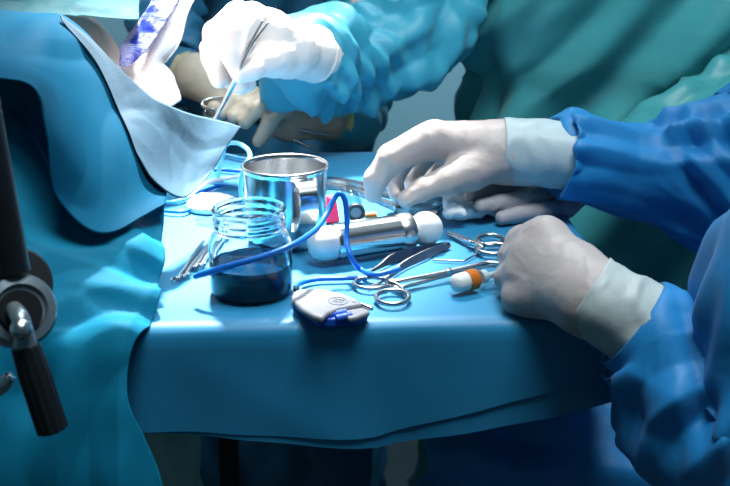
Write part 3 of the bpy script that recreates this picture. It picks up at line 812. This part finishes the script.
# ------------------------------------------------------------------ royal blue gown, seated at the right
t = thing('person', (0.55, 0.80, 0.56), 'person in a royal blue gown seated at right, both pale gloved hands over the table', 'person')
face = (-1, .1, 0); hd = (0.45, .83, 1.42)
D_R = [(.52, .98, 1.12), (.47, 1.06, .95), Q(600, 162, 1.047)]
D_L = [(.50, .66, 1.12), Q(760, 400, .70), Q(668, 352, .73)]
body(t, hd, (.50, .81, 1.21), (.53, .81, 1.02), (.57, .80, .70), [D_R, D_L],
     [[(.55, .88, .66), (.17, .93, .68), (.36, .95, .08)], [(.55, .72, .66), (.33, .62, .66), (.36, .62, .08)]], face)
headwear(t, hd, face)
g = loft('gown', [(.56, .80, .575, .17, .19), (.56, .80, .70, .165, .19), (.54, .805, .90, .15, .19), (.53, .81, 1.05, .145, .195), (.51, .81, 1.15, .125, .17), (.50, .81, 1.22, .075, .08)], M['gown_royal'], t, amp=.011, freq=8, seed=31.0)
sleeve(g, [(.60, .93, .655, .105), (.45, .925, .66, .112), (.30, .93, .655, .115), (.18, .935, .655, .105), (.135, .935, .62, .09), (.13, .94, .5, .08)], M['gown_royal'], seed=41.0, amp=.008, freq=9, world=True, name='skirt')
sleeve(g, [(546, 154, 1.048, .0275), (558, 154, 1.046, .0320), (562, 154, 1.047, .045), (572, 156, 1.047, .047), (594, 161, 1.046, .045), (622, 169, 1.05, .046), (652, 173, 1.052, .050), (688, 170, 1.055, .067), (740, 170, 1.055, .082), (800, 150, 1.05, .09), (850, 100, 1.03, .09)],
       M['gown_royal'], seed=33.0, amp=0.011, freq=13, stretch=(.8, 1, 1))
sleeve(g, [(632, 323, .738, .0378), (652, 338, .733, .045), (673, 372, .725, .054), (712, 420, .712, .064), (762, 432, .70, .071), (800, 365, .695, .075), (826, 265, .69, .073), (960, 130, .67, .077), (1090, 80, .665, .085), (1180, 55, .66, .09)],
       M['gown_royal'], seed=36.0, amp=0.009, freq=12, stretch=(1, 1, .8))
# right glove reaching left over the table
gl = glove(t, [[(508, 152, 1.05, .0285), (436, 142, 1.035, .0195)], [(508, 150, 1.055, .028), (438, 137, 1.06, .0165)], [(508, 150, 1.06, .027), (440, 140, 1.085, .016)], [(510, 154, 1.06, .026), (448, 150, 1.11, .015)],
               [(500, 160, 1.04, .022), (470, 172, 1.02, .0165), (446, 181, 1.005, .0128)], [(508, 152, 1.05, .0285), (560, 155, 1.045, .028)]],
           [[(429, 140, 1.032, .0185), (392, 158, 1.02, .0150), (376, 179, 1.018, .0118), (373, 194, 1.018, .0092)],
            [(432, 137, 1.06, .0165), (405, 158, 1.068, .0118), (393, 180, 1.062, .0100), (398, 196, 1.05, .0086)],
            [(437, 140, 1.085, .0155), (424, 158, 1.10, .0112), (413, 176, 1.095, .0098), (413, 190, 1.085, .0085)],
            [(446, 148, 1.11, .014), (440, 162, 1.125, .0100), (432, 178, 1.12, .0090), (430, 188, 1.11, .0080)],
            [(470, 172, 1.02, .0165), (447, 181, 1.005, .0128), (424, 189, 1.00, .0115), (406, 199, .995, .0088)]], M['glove'], seed=12.0)
cuff(gl, [(502, 151, 1.050, .0335), (525, 152, 1.049, .0338), (550, 154, 1.046, .0342), (573, 156, 1.044, .0350)], M['cuff_blue'], seed=9.0, amp=.0014)
# left glove closed in a fist on the table edge
gl = glove(t, [[(592, 297, .744, .0252), (550, 246, .805, .0178)], [(592, 297, .744, .0252), (537, 258, .80, .0182)], [(592, 298, .744, .0252), (530, 276, .796, .0172)], [(592, 300, .744, .0245), (532, 294, .784, .0155)],
               [(575, 280, .775, .0285), (548, 268, .797, .025)], [(592, 298, .744, .0252), (645, 327, .732, .0252)]],
           [[(545, 237, .806, .0168), (523, 242, .836, .0138), (528, 250, .856, .0118), (545, 256, .85, .0100)],
            [(533, 254, .802, .0165), (515, 257, .836, .0138), (520, 266, .856, .0116), (540, 270, .85, .0098)],
            [(526, 274, .795, .0158), (511, 278, .823, .0132), (518, 284, .818, .0112), (540, 284, .82, .0096)],
            [(530, 296, .782, .0146), (517, 298, .786, .0120), (524, 301, .784, .0102), (542, 299, .79, .0088)],
            [(570, 270, .81, .0175), (545, 255, .85, .0132), (525, 256, .87, .0112), (512, 262, .872, .0092)]], M['glove'], seed=14.0, kjoin=.013, kf=.0035)
cuff(gl, [(587, 292, .746, .0322), (604, 303, .741, .0326), (628, 317, .736, .0330), (652, 331, .731, .0348)], M['cuff'], seed=11.0, rim=False, amp=.0020)
st = thing('stool', (0.57, 0.80, 0), 'round black stool under the person in royal blue', 'stool')
link('seat', *lathe([(.17, .48), (.18, .485), (.18, .515), (.165, .522)], (.57, .80, 0), n=40), M['rubber'], st, auto=40)
link('post', *lathe([(.025, .06), (.025, .482)], (.57, .80, 0), n=16), M['steel_brushed'], st, auto=40)
link('base', *lathe([(.22, .0), (.22, .02), (.05, .06), (.026, .065)], (.57, .80, 0), n=32), M['black'], st, auto=40)

# ------------------------------------------------------------------ cloths below the table
o = sheet('hanging_cloth', [[Q(140, 424, 1.02), Q(162, 426, 1.01), Q(186, 425, 1.01), Q(201, 424, 1.02)], [Q(146, 450, 1.02), Q(164, 452, 1.0), Q(186, 452, 1.0), Q(199, 450, 1.02)], [Q(158, 486, 1.02), Q(172, 486, 1.0), Q(188, 486, 1.0), Q(202, 486, 1.02)], [Q(165, 560, 1.03), Q(178, 560, 1.0), Q(192, 560, 1.0), Q(206, 560, 1.03)]],
          M['pale_green'], nu=30, nv=40, fold=dict(amp=.004, freq=16, seed=3.0))
tag(o, 'pale green cloth hanging in shadow below the left end of the table', 'cloth')
o = sheet('skirt_cloth', [[Q(280, 420, 1.08), Q(300, 425, 1.06), Q(335, 425, 1.05), Q(372, 425, 1.06)], [Q(286, 445, 1.08), Q(304, 444, 1.05), Q(336, 450, 1.04), Q(372, 448, 1.05)], [Q(288, 458, 1.09), Q(310, 456, 1.06), Q(336, 486, 1.04), Q(370, 486, 1.05)], [Q(296, 462, 1.10), Q(314, 462, 1.08), Q(334, 560, 1.05), Q(368, 560, 1.06)]],
          M['gown_navy'], nu=50, nv=50, fold=dict(amp=.004, freq=14, seed=8.0))
tag(o, 'dark blue cloth hanging in shadow under the middle of the table', 'cloth')

# ------------------------------------------------------------------ things on the instrument table
TS = T + 0.0012
# glass jar of dark blue liquid
jc = P(252, 291, TS)
t = thing('glass_jar', jc, 'open glass jar half filled with dark blue liquid at the front of the table', 'jar')
R = 0.0346
outer = [(R - .006, .0), (R - .002, .0012), (R, .005), (R, .042), (R - .001, .047), (R - .0035, .0515), (R - .0055, .0545), (R - .0058, .057), (R - .0045, .0582), (R - .0045, .0598),
         (R - .0058, .0608), (R - .0058, .0628), (R - .0045, .0640), (R - .0045, .0656), (R - .0058, .0668), (R - .0055, .0700), (R - .0045, .0708), (R - .0040, .0725), (R - .0050, .0742)]
inner = [(R - .0075, .0740), (R - .0082, .0715), (R - .0080, .055), (R - .0060, .0515), (R - .0026, .046), (R - .0022, .042), (R - .0022, .007), (R - .006, .0024), (0.0, .0024)]
link('glass_body', *lathe([(0, 0)] + outer + inner, jc, n=72), M['glass'], t)
rl = R - .0014
link('liquid', *lathe([(0, .0018), (rl - .004, .0018), (rl - .0002, .0060), (rl, .0265), (rl - .0007, .0258), (rl - .002, .0253), (0, .0252)], jc, n=64), M['liquid'], t)
# steel mug
mc = P(287, 240, TS)
t = thing('steel_mug', mc, 'polished steel mug with a strap handle standing behind the glass jar', 'mug')
r0, r1, hh = .0375, .0398, .0745
link('cup', *lathe([(0, .0008), (r0 - .004, .0), (r0 - .001, .002), (r0, .006), (r1 - .0008, hh - .006), (r1 - .0004, hh - .0035), (r1 + .0010, hh - .0018), (r1 + .0012, hh), (r1 + .0002, hh + .0012), (r1 - .0012, hh + .0003),
      (r1 - .0018, hh - .004), (r0 - .0012, .007), (r0 - .003, .003), (0, .0025)], mc, n=80), M['steel'], t)
hd_ = Vector((math.sin(math.radians(24)), -math.cos(math.radians(24)), 0)); hs_ = Vector((hd_.y, -hd_.x, 0))
prof = catmull([(r1 - .001, hh - .007), (r1 + .010, hh - .005), (r1 + .020, hh - .011), (r1 + .0225, hh - .022), (r1 + .019, hh - .036), (r1 + .010, hh - .049), (r0 + .0005, hh - .055)], 40)
mb = MB(); v, f = [], []
hw = .0085
for i, (rr, z) in enumerate(prof):
    tn = Vector((prof[min(i + 1, 39)][0] - prof[max(i - 1, 0)][0], prof[min(i + 1, 39)][1] - prof[max(i - 1, 0)][1])).normalized()
    nn = Vector((-tn.y, tn.x))
    for (k, s) in ((1, -1), (1, 1), (-1, 1), (-1, -1)):
        q = mc + hd_ * (rr + nn.x * .0006 * k) + hs_ * (hw * s) + Vector((0, 0, z + nn.y * .0006 * k)); v.append(q)
for i in range(39):
    for j in range(4): f.append((i * 4 + j, i * 4 + (j + 1) % 4, (i + 1) * 4 + (j + 1) % 4, (i + 1) * 4 + j))
f += [(3, 2, 1, 0), (156, 157, 158, 159)]
link('handle', v, f, M['steel'], t, auto=40)

# steel handle with white ends
A, B = Q(334, 243, .905), Q(409, 232, .937)
zr = TS + .0178
A.z = B.z = zr
ax = (B - A).normalized(); L = (B - A).length
t = thing('steel_cylinder_handle', (A + B) / 2 - Vector((0, 0, .0178)), 'thick steel cylinder with white domed ends lying behind the jar and blue cord', 'handle')
link('shell', *lathe([(.0150, -.001), (.0166, -.0005), (.0170, .002), (.0166, .006), (.0164, L * .75), (.0164, L - .012)], A, ax, 56), M['steel'], t, auto=50)
link('collar', *lathe([(.0164, L - .0125), (.0172, L - .0105), (.0178, L - .008), (.0178, L - .001), (.0170, L + .001), (.0125, L + .0012)], A, ax, 56), M['steel_brushed'], t, auto=40)
dome = [(.0152, .0), (.0156, -.003), (.0155, -.010), (.0142, -.016), (.0115, -.0205), (.007, -.0233), (.0, -.0243)]
link('white_dome', *lathe(dome, A, ax, 48), M['white_plastic'], t)
ballc = L + .0175; rb = .0163
pr = [(.0105, L - .002), (.0105, L + .002), (.0115, L + .006)] + [(rb * math.sin(a), ballc - rb * math.cos(a)) for a in [math.radians(d) for d in range(46, 181, 9)]]
link('white_ball', *lathe(pr, A, ax, 48), M['white_plastic'], t)
sd = (Vector((0, 0, 1)) - ax * ax.z).normalized(); bd = ax.cross(sd)
sd2 = (sd * .97 + bd * (.25 if bd.y > 0 else -.25)).normalized()
mb = MB(); mb.add(*tube([A + ax * .003 + sd2 * .0162, A + ax * (L - .014) + sd2 * .0162], .0011, 8))
link('seam_lip', mb.v, mb.f, M['steel_dark'], t)

# white shield with little holes
c = P(213, 207, TS)
t = thing('eye_shield', c, 'white perforated oval shield lying between the flap and the steel mug', 'shield')
pr = [(0.0275, .0), (.0285, .002), (.0270, .006), (.022, .0100), (.014, .0128), (.006, .0138), (0, .014)]
v, f = lathe(pr, c, n=48)
for p in v:
    d = p - c
    if d.x > 0: p.y = c.y + d.y * (1 - .45 * d.x / .0285); p.x = c.x + d.x * 1.08
link('shell', v, f, M['white_plastic'], t)
for a in range(7):
    px, py = ((200, 206), (195, 209), (198, 211.5), (203, 212.5), (208, 212), (203, 203), (210, 206))[a]
    q = P(px, py, TS); 
    # drop onto the dome
    for _ in range(12):
        rr = min(1, math.hypot(q.x - c.x, q.y - c.y) / .0285); z = TS + .0139 * math.sqrt(max(0, 1 - rr ** 2.2)); q = P(px, py, z)
    link('vent_hole', *lathe([(0, .0004), (.0009, .0004), (.0009, -.0004), (0, -.0004)], q, (0, -.3, 1), 12), M['rubber_grey'], t)
c0, c1 = P(197, 219, TS + .0035), P(216, 222, TS + .0035)
o = link('plastic_tube_piece', *tube([c0, c1], .0035, 16), M['clear'], auto=40); tag(o, 'short clear plastic tube piece just below the white perforated shield', 'tube')
# red pieces
c = P(331, 221, TS)
o = link('red_wedge_clip', *lathe([(.010, 0), (.0102, .001), (.0062, .0245), (.0052, .026), (0, .026)], c, n=4), M['red_plastic'], smooth=False, bevel=.0012)
o.rotation_euler = (0, 0, 0.35); tag(o, 'red plastic wedge standing at the right of the steel mug', 'clip')
c0, c1 = P(240, 200, TS + .0077), P(249, 200, TS + .0077)
o = link('red_bung', *tube([c0, c0.lerp(c1, .15), c0.lerp(c1, .85), c1], [.0062, .0075, .0075, .0065], 24), M['red_plastic'], auto=40)
tag(o, 'small red bung between the white shield and the steel mug', 'bung')

# cords
def cord(name, ctrl, r, m, label, cat='cord', group=None, seg=14, n=10):
    o = link(name, *stube(ctrl, r, n, seg), M[m]); return tag(o, label, cat, group)
g = lambda px, py, h=.0032: P(px, py, TS + h)
o = cord('blue_cord', [Q(195, 277, .808), Q(202, 274, .804), Q(216, 270, .80), Q(240, 263, .792), Q(266, 255.5, .793), Q(292, 245, .802), Q(315, 230, .838), Q(326, 215, .865), Q(334, 199, .875), Q(340, 193.5, .876), Q(345, 201, .876), Q(347, 221, .876), Q(346.5, 240, .868), Q(351, 257, .856), g(360, 269, .007), g(374, 274.5, .008), g(388, 272, .010), g(400, 268.5, .011)],
         [.0022, .0030, .0030, .0025] + [.0024] * 14, 'cord_blue', 'thick blue cord arching from in front of the jar over the steel cylinder')
d0 = P(295, 287.5, TS + .006)
o = cord('blue_cord', [d0, P(299, 284, TS + .005), g(306, 281.5), g(320, 279), g(340, 278.5), g(356, 277.8), g(366, 278.5)], .0021, 'cord_blue', 'blue cord leading from the grey sensor plug along the table towards the forceps')
cl = [('cord_pale', 'pale blue tube looping upright beside the rim of the steel mug', [g(218, 176), Q(222, 158, 1.10), Q(226, 145, 1.09), Q(237, 143, 1.08), Q(247, 149, 1.06), Q(250, 157, 1.04), Q(245, 166, 1.03), Q(241, 182, 1.03), Q(242, 197, 1.035), g(246, 206)], .0024),
      ('cord_white', 'white tube running left from the steel mug over the blue cords', [g(186, 196, .010), g(200, 187, .012), g(212, 181, .013), g(228, 178, .012), g(246, 176, .010), g(262, 176, .004)], .0026),
      ('cord_pale', 'pale blue tube stretched behind the steel mug under the flap corner', [g(208, 160), g(224, 155), g(240, 158), g(256, 160)], .0022),
      ('cord_blue', 'bright blue cord curving just above the white perforated shield', [g(176, 196), g(195, 192), g(206, 190), g(218, 186), g(232, 184), g(248, 187)], .0024),
      ('cord_pale', 'pale blue tube curving behind the bright blue cord near the shield', [g(186, 190), g(204, 184, .007), g(222, 183, .007), g(238, 185, .006), g(252, 190)], .0022),
      ('cord_blue', 'bright blue cord at the table back behind the white tube', [g(214, 170), g(226, 170), g(238, 171), g(254, 170)], .0022),
      ('cord_pale', 'pale blue tube left of the white shield, the upper one', [g(150, 201), g(166, 202), g(178, 201), g(190, 197), g(204, 194, .006)], .0022),
      ('cord_blue', 'blue cord left of the white shield, the lower one', [g(150, 209), g(166, 211), g(178, 212), g(186, 211), g(196, 206)], .0020)]
for mm, lb, ctrl, r in cl: cord('tube' if 'tube' in lb else 'blue_cord', ctrl, r, mm, lb, 'tube' if 'tube' in lb else 'cord')

# clear syringe pointing away, with a black plunger ring
a, b = P(356, 213, TS + .0095), P(350, 181, TS + .0095)
t = thing('syringe', (a + b) / 2 - Vector((0, 0, .0095)), 'clear syringe pointing away with a black ring behind the steel cylinder', 'syringe')
ax = (b - a).normalized()
link('barrel', *lathe([(.0085, .004), (.0088, .006), (.0088, .09), (.006, .096), (.003, .098), (.003, .106)], a, ax, 32), M['clear'], t, auto=40)
link('plunger_ring', *lathe([(.0056, .0), (.0088, .0), (.0094, .001), (.0094, .004), (.0056, .004)], a, ax, 32, close=True), M['rubber'], t, auto=40)
link('plunger_tip', *lathe([(0, .0012), (.0056, .0012), (.0056, .010), (0, .010)], a, ax, 24), M['rubber_grey'], t, auto=40)
c0, c1 = P(365, 216.5, TS + .004), P(376, 215.5, TS + .004)
o = link('orange_cap', *tube([c0, c0.lerp(c1, .2), c1], [.003, .004, .0038], 20), M['orange_plastic'], auto=40); tag(o, 'small orange cap half hidden behind the steel cylinder', 'cap')

# steel instruments at the back
def bar(name, ctrl, widths, thick, m, label, cat):
    pts = [Vector(p) for p in catmull(ctrl, (len(ctrl) - 1) * 10 + 1)]; w = list(catmull([[x] for x in widths], len(pts))[:, 0])
    v, f = [], []
    for i, p in enumerate(pts):
        tn = (pts[min(i + 1, len(pts) - 1)] - pts[max(i - 1, 0)]).normalized(); s = Vector((-tn.y, tn.x, 0)).normalized()
        for k, z in ((-1, 0), (1, 0), (1, 1), (-1, 1)): v.append(p + s * (k * w[i] * .5 * (1 if z == 0 else .8)) + Vector((0, 0, z * thick)))
    n = len(pts)
    for i in range(n - 1):
        for j in range(4): f.append((i * 4 + j, i * 4 + (j + 1) % 4, (i + 1) * 4 + (j + 1) % 4, (i + 1) * 4 + j))
    f += [(3, 2, 1, 0), tuple(range(4 * n - 4, 4 * n))]
    return tag(link(name, v, f, M[m], auto=50), label, cat)
bar('retractor', [P(318, 182, TS), P(340, 184, TS), P(365, 189, TS), P(392, 196, TS), P(412, 202, TS)], [.012, .014, .015, .015, .012], .006, 'steel', 'long flat steel retractor lying at the back below the reaching fingertips', 'retractor')
bar('steel_spatula', [P(322, 187.5, TS), P(346, 190, TS), P(372, 199, TS), P(398, 209, TS)], [.006, .007, .008, .011], .004, 'steel_dark', 'narrow dark steel spatula beside the long flat steel retractor', 'spatula')
c = P(417, 212, TS)
o = link('glass_dish', *lathe([(0, .0), (.022, .0), (.0245, .002), (.0255, .009), (.0248, .0095), (.0238, .0032), (.021, .0018), (0, .0018)], c, n=56), M['glass'], auto=50)
tag(o, 'shallow clear glass dish under the thumb of the reaching hand', 'dish')

# gauze under the shaded glove
rg = random.Random(4)
gs = []
for i in range(70):
    gx = rg.random(); p = P(446 + gx * 56, 187 + rg.random() * 31, TS + .003 + (.008 * rg.random() if gx < .32 else 0)); q = p + Vector((rg.uniform(-.014, .014), rg.uniform(-.012, .012), rg.uniform(-.001, .001)))
    r = .0045 + rg.random() * .0030; p.z = max(p.z, TS + r - .001); q.z = max(q.z, TS + r - .001); gs.append((p, q, r, r))
v, f = blob([gs], .0016, [.006], 0)
o = link('gauze_pad', v, f, M['gauze']); folded(o, .0016, 70, seed=3.0); tag(o, 'crumpled white gauze pad under the shaded gloved hand', 'gauze')
o.location.z = T + 0.0012

# needle holder with ring handles
def rod(ctrl, r, n=10, seg=8): return stube(ctrl, r, n, seg)
def ring_on_table(px, py, hw, hy, h=.0035):
    c = P(px, py, TS + h); e = P(px + hw, py, TS + h) - c; w = P(px, py - hy, TS + h) - c
    return ring_path(c, e, w)
k = lambda px, py, h=.003: P(px, py, TS + h)
t = thing('needle_holder', k(430, 279, 0), 'steel needle holder with ring handles, its curved tip touching the fist', 'needle holder')
link('ring_handle', *closed_tube(ring_on_table(392.5, 297, 16.5, 7), .0020, 10), M['steel_dark'], t)
link('ring_handle', *closed_tube(ring_on_table(371, 283, 17, 5.5), .0018, 10), M['steel_dark'], t)
link('shank', *rod([k(404, 292.5, .0035), k(402, 288.5, .004), k(396, 284, .005), k(389, 281.5, .0055), k(392, 281, .006), k(402, 280.5, .0065), k(440, 273.5, .0075), k(474, 266, .009), k(487, 263, .0095), k(497, 263.6, .0095), k(502, 266, .009)], [.0017, .0018, .0019, .002, .0021, .0021, .0022, .0024, .0023, .0019, .0013]), M['steel_dark'], t)
link('shank', *rod([k(386, 282.5, .0035), k(394, 284.5, .0035), k(402, 287, .004), k(420, 282.5, .004), k(444, 276, .0045), k(468, 270, .0055), k(484, 266.5, .0065), k(496, 266, .0065)], [.0016, .0018, .0019, .0019, .0020, .0021, .0021, .0014]), M['steel_dark'], t)
link('pivot_screw', *lathe([(0, 0), (.0032, 0), (.0032, .0028), (.0022, .0036), (0, .0036)], k(448, 272.5, .007), n=20), M['steel'], t, auto=40)
link('ratchet', *tube([k(400, 289, .0035), k(389, 285, .0035)], .0014, 8), M['steel'], t)

# broad thumb forceps
def blade(ctrl, heights, thick):
    """strip standing on its edge: ctrl base points, heights of the strip"""
    pts = [Vector(p) for p in catmull(ctrl, (len(ctrl) - 1) * 12 + 1)]; hh_ = list(catmull([[x] for x in heights], len(pts))[:, 0])
    v, f = [], []
    for i, p in enumerate(pts):
        tn = (pts[min(i + 1, len(pts) - 1)] - pts[max(i - 1, 0)]); tn.z = 0; tn.normalize(); s = Vector((-tn.y, tn.x, 0))
        lean = s * (hh_[i] * .55)
        for kx, z in ((-1, 0), (1, 0), (1, 1), (-1, 1)): v.append(p + s * (kx * thick * .5) + (lean + Vector((0, 0, hh_[i]))) * z)
    n = len(pts)
    for i in range(n - 1):
        for j in range(4): f.append((i * 4 + j, i * 4 + (j + 1) % 4, (i + 1) * 4 + (j + 1) % 4, (i + 1) * 4 + j))
    f += [(3, 2, 1, 0), tuple(range(4 * n - 4, 4 * n))]
    return v, f
t = thing('thumb_forceps', k(410, 262, 0), 'broad steel thumb forceps lying open in front of the steel cylinder', 'forceps')
link('arm', *blade([k(366, 274.5, .001), k(380, 268.5, .001), k(396, 261.5, .001), k(418, 256, .001), k(436, 250.5, .001), k(448, 247.5, .001)], [.0014, .0030, .0068, .0075, .0056, .0050], .0014), M['steel_dark'], t, auto=40)
link('arm', *blade([k(368, 289, .001), k(380, 283.5, .001), k(391, 277.5, .001), k(406, 268, .001), k(424, 260, .001), k(438, 252.5, .001), k(448, 249, .001)], [.0012, .0018, .0028, .0055, .0068, .0056, .0050], .0014), M['steel_brushed'], t, auto=40)  # lighter steel than the other arm stands in for its bright reflection
link('joint_end', *blade([k(444, 249.5, .001), k(450, 247, .001)], [.0052, .0046], .0042), M['steel_dark'], t, auto=40)

# scissors at the back right
t = thing('scissors', k(478, 244, 0), 'steel scissors with two finger rings lying just beyond the fist', 'scissors')
link('finger_ring', *closed_tube(ring_on_table(490, 240, 13, 5), .0022, 10), M['steel_dark'], t)
link('finger_ring', *closed_tube(ring_on_table(493, 249, 16, 5), .0024, 10), M['steel_dark'], t)
link('blade_arm', *rod([k(447, 231, .003), k(458, 236, .004), k(468, 240.5, .005), k(478, 245, .0055), k(483, 248.5, .005)], [.0010, .0022, .0026, .0028, .0022]), M['steel'], t)
link('blade_arm', *rod([k(446, 233.5, .003), k(457, 237.5, .003), k(468, 242.5, .003), k(474, 243.5, .0032), k(480, 241, .0035)], [.0010, .0020, .0024, .0026, .0022]), M['steel_dark'], t)
link('pivot_screw', *lathe([(0, 0), (.0030, 0), (.0030, .0022), (0, .0028)], k(470, 242.5, .006), n=18), M['steel'], t, auto=40)
o = link('wire_probe', *stube([k(433, 259.8, .0012), k(449, 260.5, .0012), k(463, 261, .0012), k(466, 260, .0012), k(472, 256.5, .0014), k(480, 252, .002)], .0009, 8, 8), M['steel_dark'])
tag(o, 'thin bent wire probe between the forceps and the scissors', 'probe')

# clear syringe with orange ring
a, b = k(456, 283.5, .0098), k(498, 273, .0098)
t = thing('capped_syringe', (a + b) / 2 - Vector((0, 0, .0098)), 'clear syringe with an orange cap ring lying beside the fist', 'syringe')
ax = (b - a).normalized(); L = (b - a).length
link('rounded_cap', *lathe([(0, -.004), (.004, -.0035), (.0068, -.0015), (.0078, .001), (.0081, .008), (.0081, .011)], a, ax, 32), M['white_plastic'], t)
mbv, mbf = [], []
pr = []
for i in range(6): pr += [(.0084, .0108 + i * .0016), (.0089, .0112 + i * .0016), (.0089, .0119 + i * .0016)]
pr.append((.0082, .0206))
link('orange_ring', *lathe(pr, a, ax, 40), M['orange_plastic'], t, auto=30)
link('barrel', *lathe([(.0070, .0208), (.0086, .0216), (.0088, L), (.0082, L + .004), (.0082, L + .006)], a, ax, 32), M['clear'], t, auto=40)
link('inner_plunger', *lathe([(0, .026), (.006, .026), (.006, .031), (.0025, .032), (.0025, L), (0, L)], a, ax, 24), M['white_plastic'], t, auto=40)

# grey sensor plug
zt = TS + .0128
def poly(pts, z): return [tuple(P(x, y, z)[:2]) for x, y in pts]
t = thing('sensor_plug', k(330, 306, 0), 'light grey sensor plug with a bright blue underside on the front edge of the table', 'plug')
mb = MB(); mb.add(*prism(poly([(292, 299), (291.5, 295), (294, 291), (299, 288.5), (320, 288), (342, 292.5), (356, 298), (363, 303.5), (350, 305.5), (338, 308), (328, 312), (322, 317.5), (313, 315), (301, 308)], zt), TS + .0072, zt))
link('grey_shell', mb.v, mb.f, M['grey_plastic'], t, bevel=.0022, auto=40)
mb = MB(); mb.add(*prism(poly([(334, 308), (345, 303), (360, 302), (368, 309), (370, 311.5), (357, 316.5), (349, 318), (343, 312)], TS + .0095), TS + .0052, TS + .0095))
link('grey_lobe', mb.v, mb.f, M['grey_plastic'], t, bevel=.0016, auto=40)
mb = MB(); mb.add(*prism(poly([(293, 301), (292, 297), (295, 293), (300, 291), (320, 290), (341, 295), (356, 301), (368, 311), (368, 313), (354, 319), (343, 319.5), (332, 320.5), (318, 320), (304, 311)], TS + .006), TS, TS + .0074))
link('blue_base', mb.v, mb.f, M['blue_plastic'], t, bevel=.0014, auto=40)
for q in (((324, 316.5), (346, 312)), ((336, 318.5), (352, 315))):
    link('blue_socket', *tube([P(*q[0], TS + .0075), P(*q[1], TS + .0085)], .0030, 16), M['blue_plastic'], t, auto=40)
link('metal_pin', *tube([P(358, 303.5, TS + .0105), P(371, 308.5, TS + .0105), P(372.3, 309, TS + .0105)], [.0019, .0019, .0012], 16), M['steel'], t, auto=40)
link('cord_boot', *tube([P(294, 289.5, TS + .008), P(298, 290, TS + .008)], [.0022, .0032], 14), M['rubber'], t, auto=40)
mb = MB(); cz = zt + .0002
cc = P(338, 301, cz); e1 = P(347, 302.5, cz) - cc; e2 = P(341, 297.5, cz) - cc
mb.add(*closed_tube(ring_path(cc, e1, e2, 24), .0003, 6))
for i in range(-2, 3):
    q = cc + e1 * (.24 * i); mb.add(*tube([q - e2 * (.55 - .1 * abs(i)), q + e2 * (.1 + .12 * ((i + 2) % 2))], .00035, 6))
mb.add(*tube([cc - e1 * .6 + e2 * .45, cc + e1 * .6 + e2 * .45], .00035, 6))
mb.add(*tube([P(352, 301.5, cz), P(356, 302.6, cz)], .0003, 6))
link('printed_emblem', mb.v, mb.f, M['ink'], t)

# toothed tissue forceps left of the jar
for i, (pts, lb) in enumerate((([(221, 234), (212, 246), (204, 257), (198, 266)], 'toothed steel clamp jaw left of the jar, the one nearer the jar'), ([(208, 240), (197, 255), (188, 267), (181, 277)], 'toothed steel clamp jaw left of the jar, the one nearer the hanging sheet'))):
    t = thing('tissue_clamp', k(*pts[2], 0), lb, 'clamp')
    for s in (-1, 1):
        off = Vector((.0022 * s, .0016 * s, 0))
        link('arm', *rod([k(*pts[0], .003) + off * 1.8, k(*pts[1], .004) + off * 1.5, k(*pts[2], .004) + off, k(*pts[3], .003) + off * 1.3], [.0018, .0018, .0016, .0014]), M['steel_brushed'], t)
        for q in range(3):
            p = k(*pts[3], .003) + off * 1.3 + Vector((-.0020 + .0028 * q, -.001, 0)) + (k(*pts[2], .003) - k(*pts[3], .003)) * (.18 * q)
            link('tooth', *rod([p, p + Vector((-.0020, -.0040, .0008)), p + Vector((-.0014, -.0064, -.0014))], [.0011, .0010, .0005]), M['steel_dark'], t)

# ------------------------------------------------------------------ tools held in the hands
t = thing('long_forceps', Q(214, 118, 1.13), 'long steel forceps held up in the brightly lit white glove', 'forceps')
link('prong', *rod([Q(269, 22, 1.118), Q(258, 36, 1.116), Q(247, 54, 1.115), Q(238, 73, 1.114), Q(225, 99, 1.122), Q(211, 125, 1.135)], [.0010, .0015, .0017, .0018, .0018, .0012]), M['steel'], t)
link('prong', *rod([Q(263, 20, 1.128), Q(256, 33, 1.122), Q(247, 51, 1.118), Q(240, 72, 1.117), Q(227, 98, 1.124), Q(212, 125, 1.137)], [.0010, .0014, .0016, .0017, .0018, .0012]), M['steel_dark'], t)
t = thing('surgical_scissors', Q(300, 130, 1.36), 'long steel scissors held by the beige gloves behind the steel mug', 'scissors')
link('blade', *rod([Q(232, 112, 1.335), Q(262, 126, 1.345), Q(290, 138, 1.355), Q(317, 151, 1.36)], [.0022, .0026, .0028, .0014]), M['steel'], t)
link('blade', *rod([Q(232, 108, 1.34), Q(264, 122, 1.345), Q(294, 129, 1.355), Q(328, 135, 1.37)], [.0022, .0026, .0026, .0012]), M['steel'], t)
def qring(px, py, Y, hw, hy):
    c = Q(px, py, Y); return ring_path(c, Q(px + hw, py, Y) - c, Q(px, py - hy, Y + .01) - c)
link('finger_ring', *closed_tube(qring(217, 104, 1.34, 15, 6), .0024, 10), M['steel_dark'], t)
link('finger_ring', *closed_tube(qring(219, 113, 1.335, 14, 6), .0024, 10), M['steel_dark'], t)
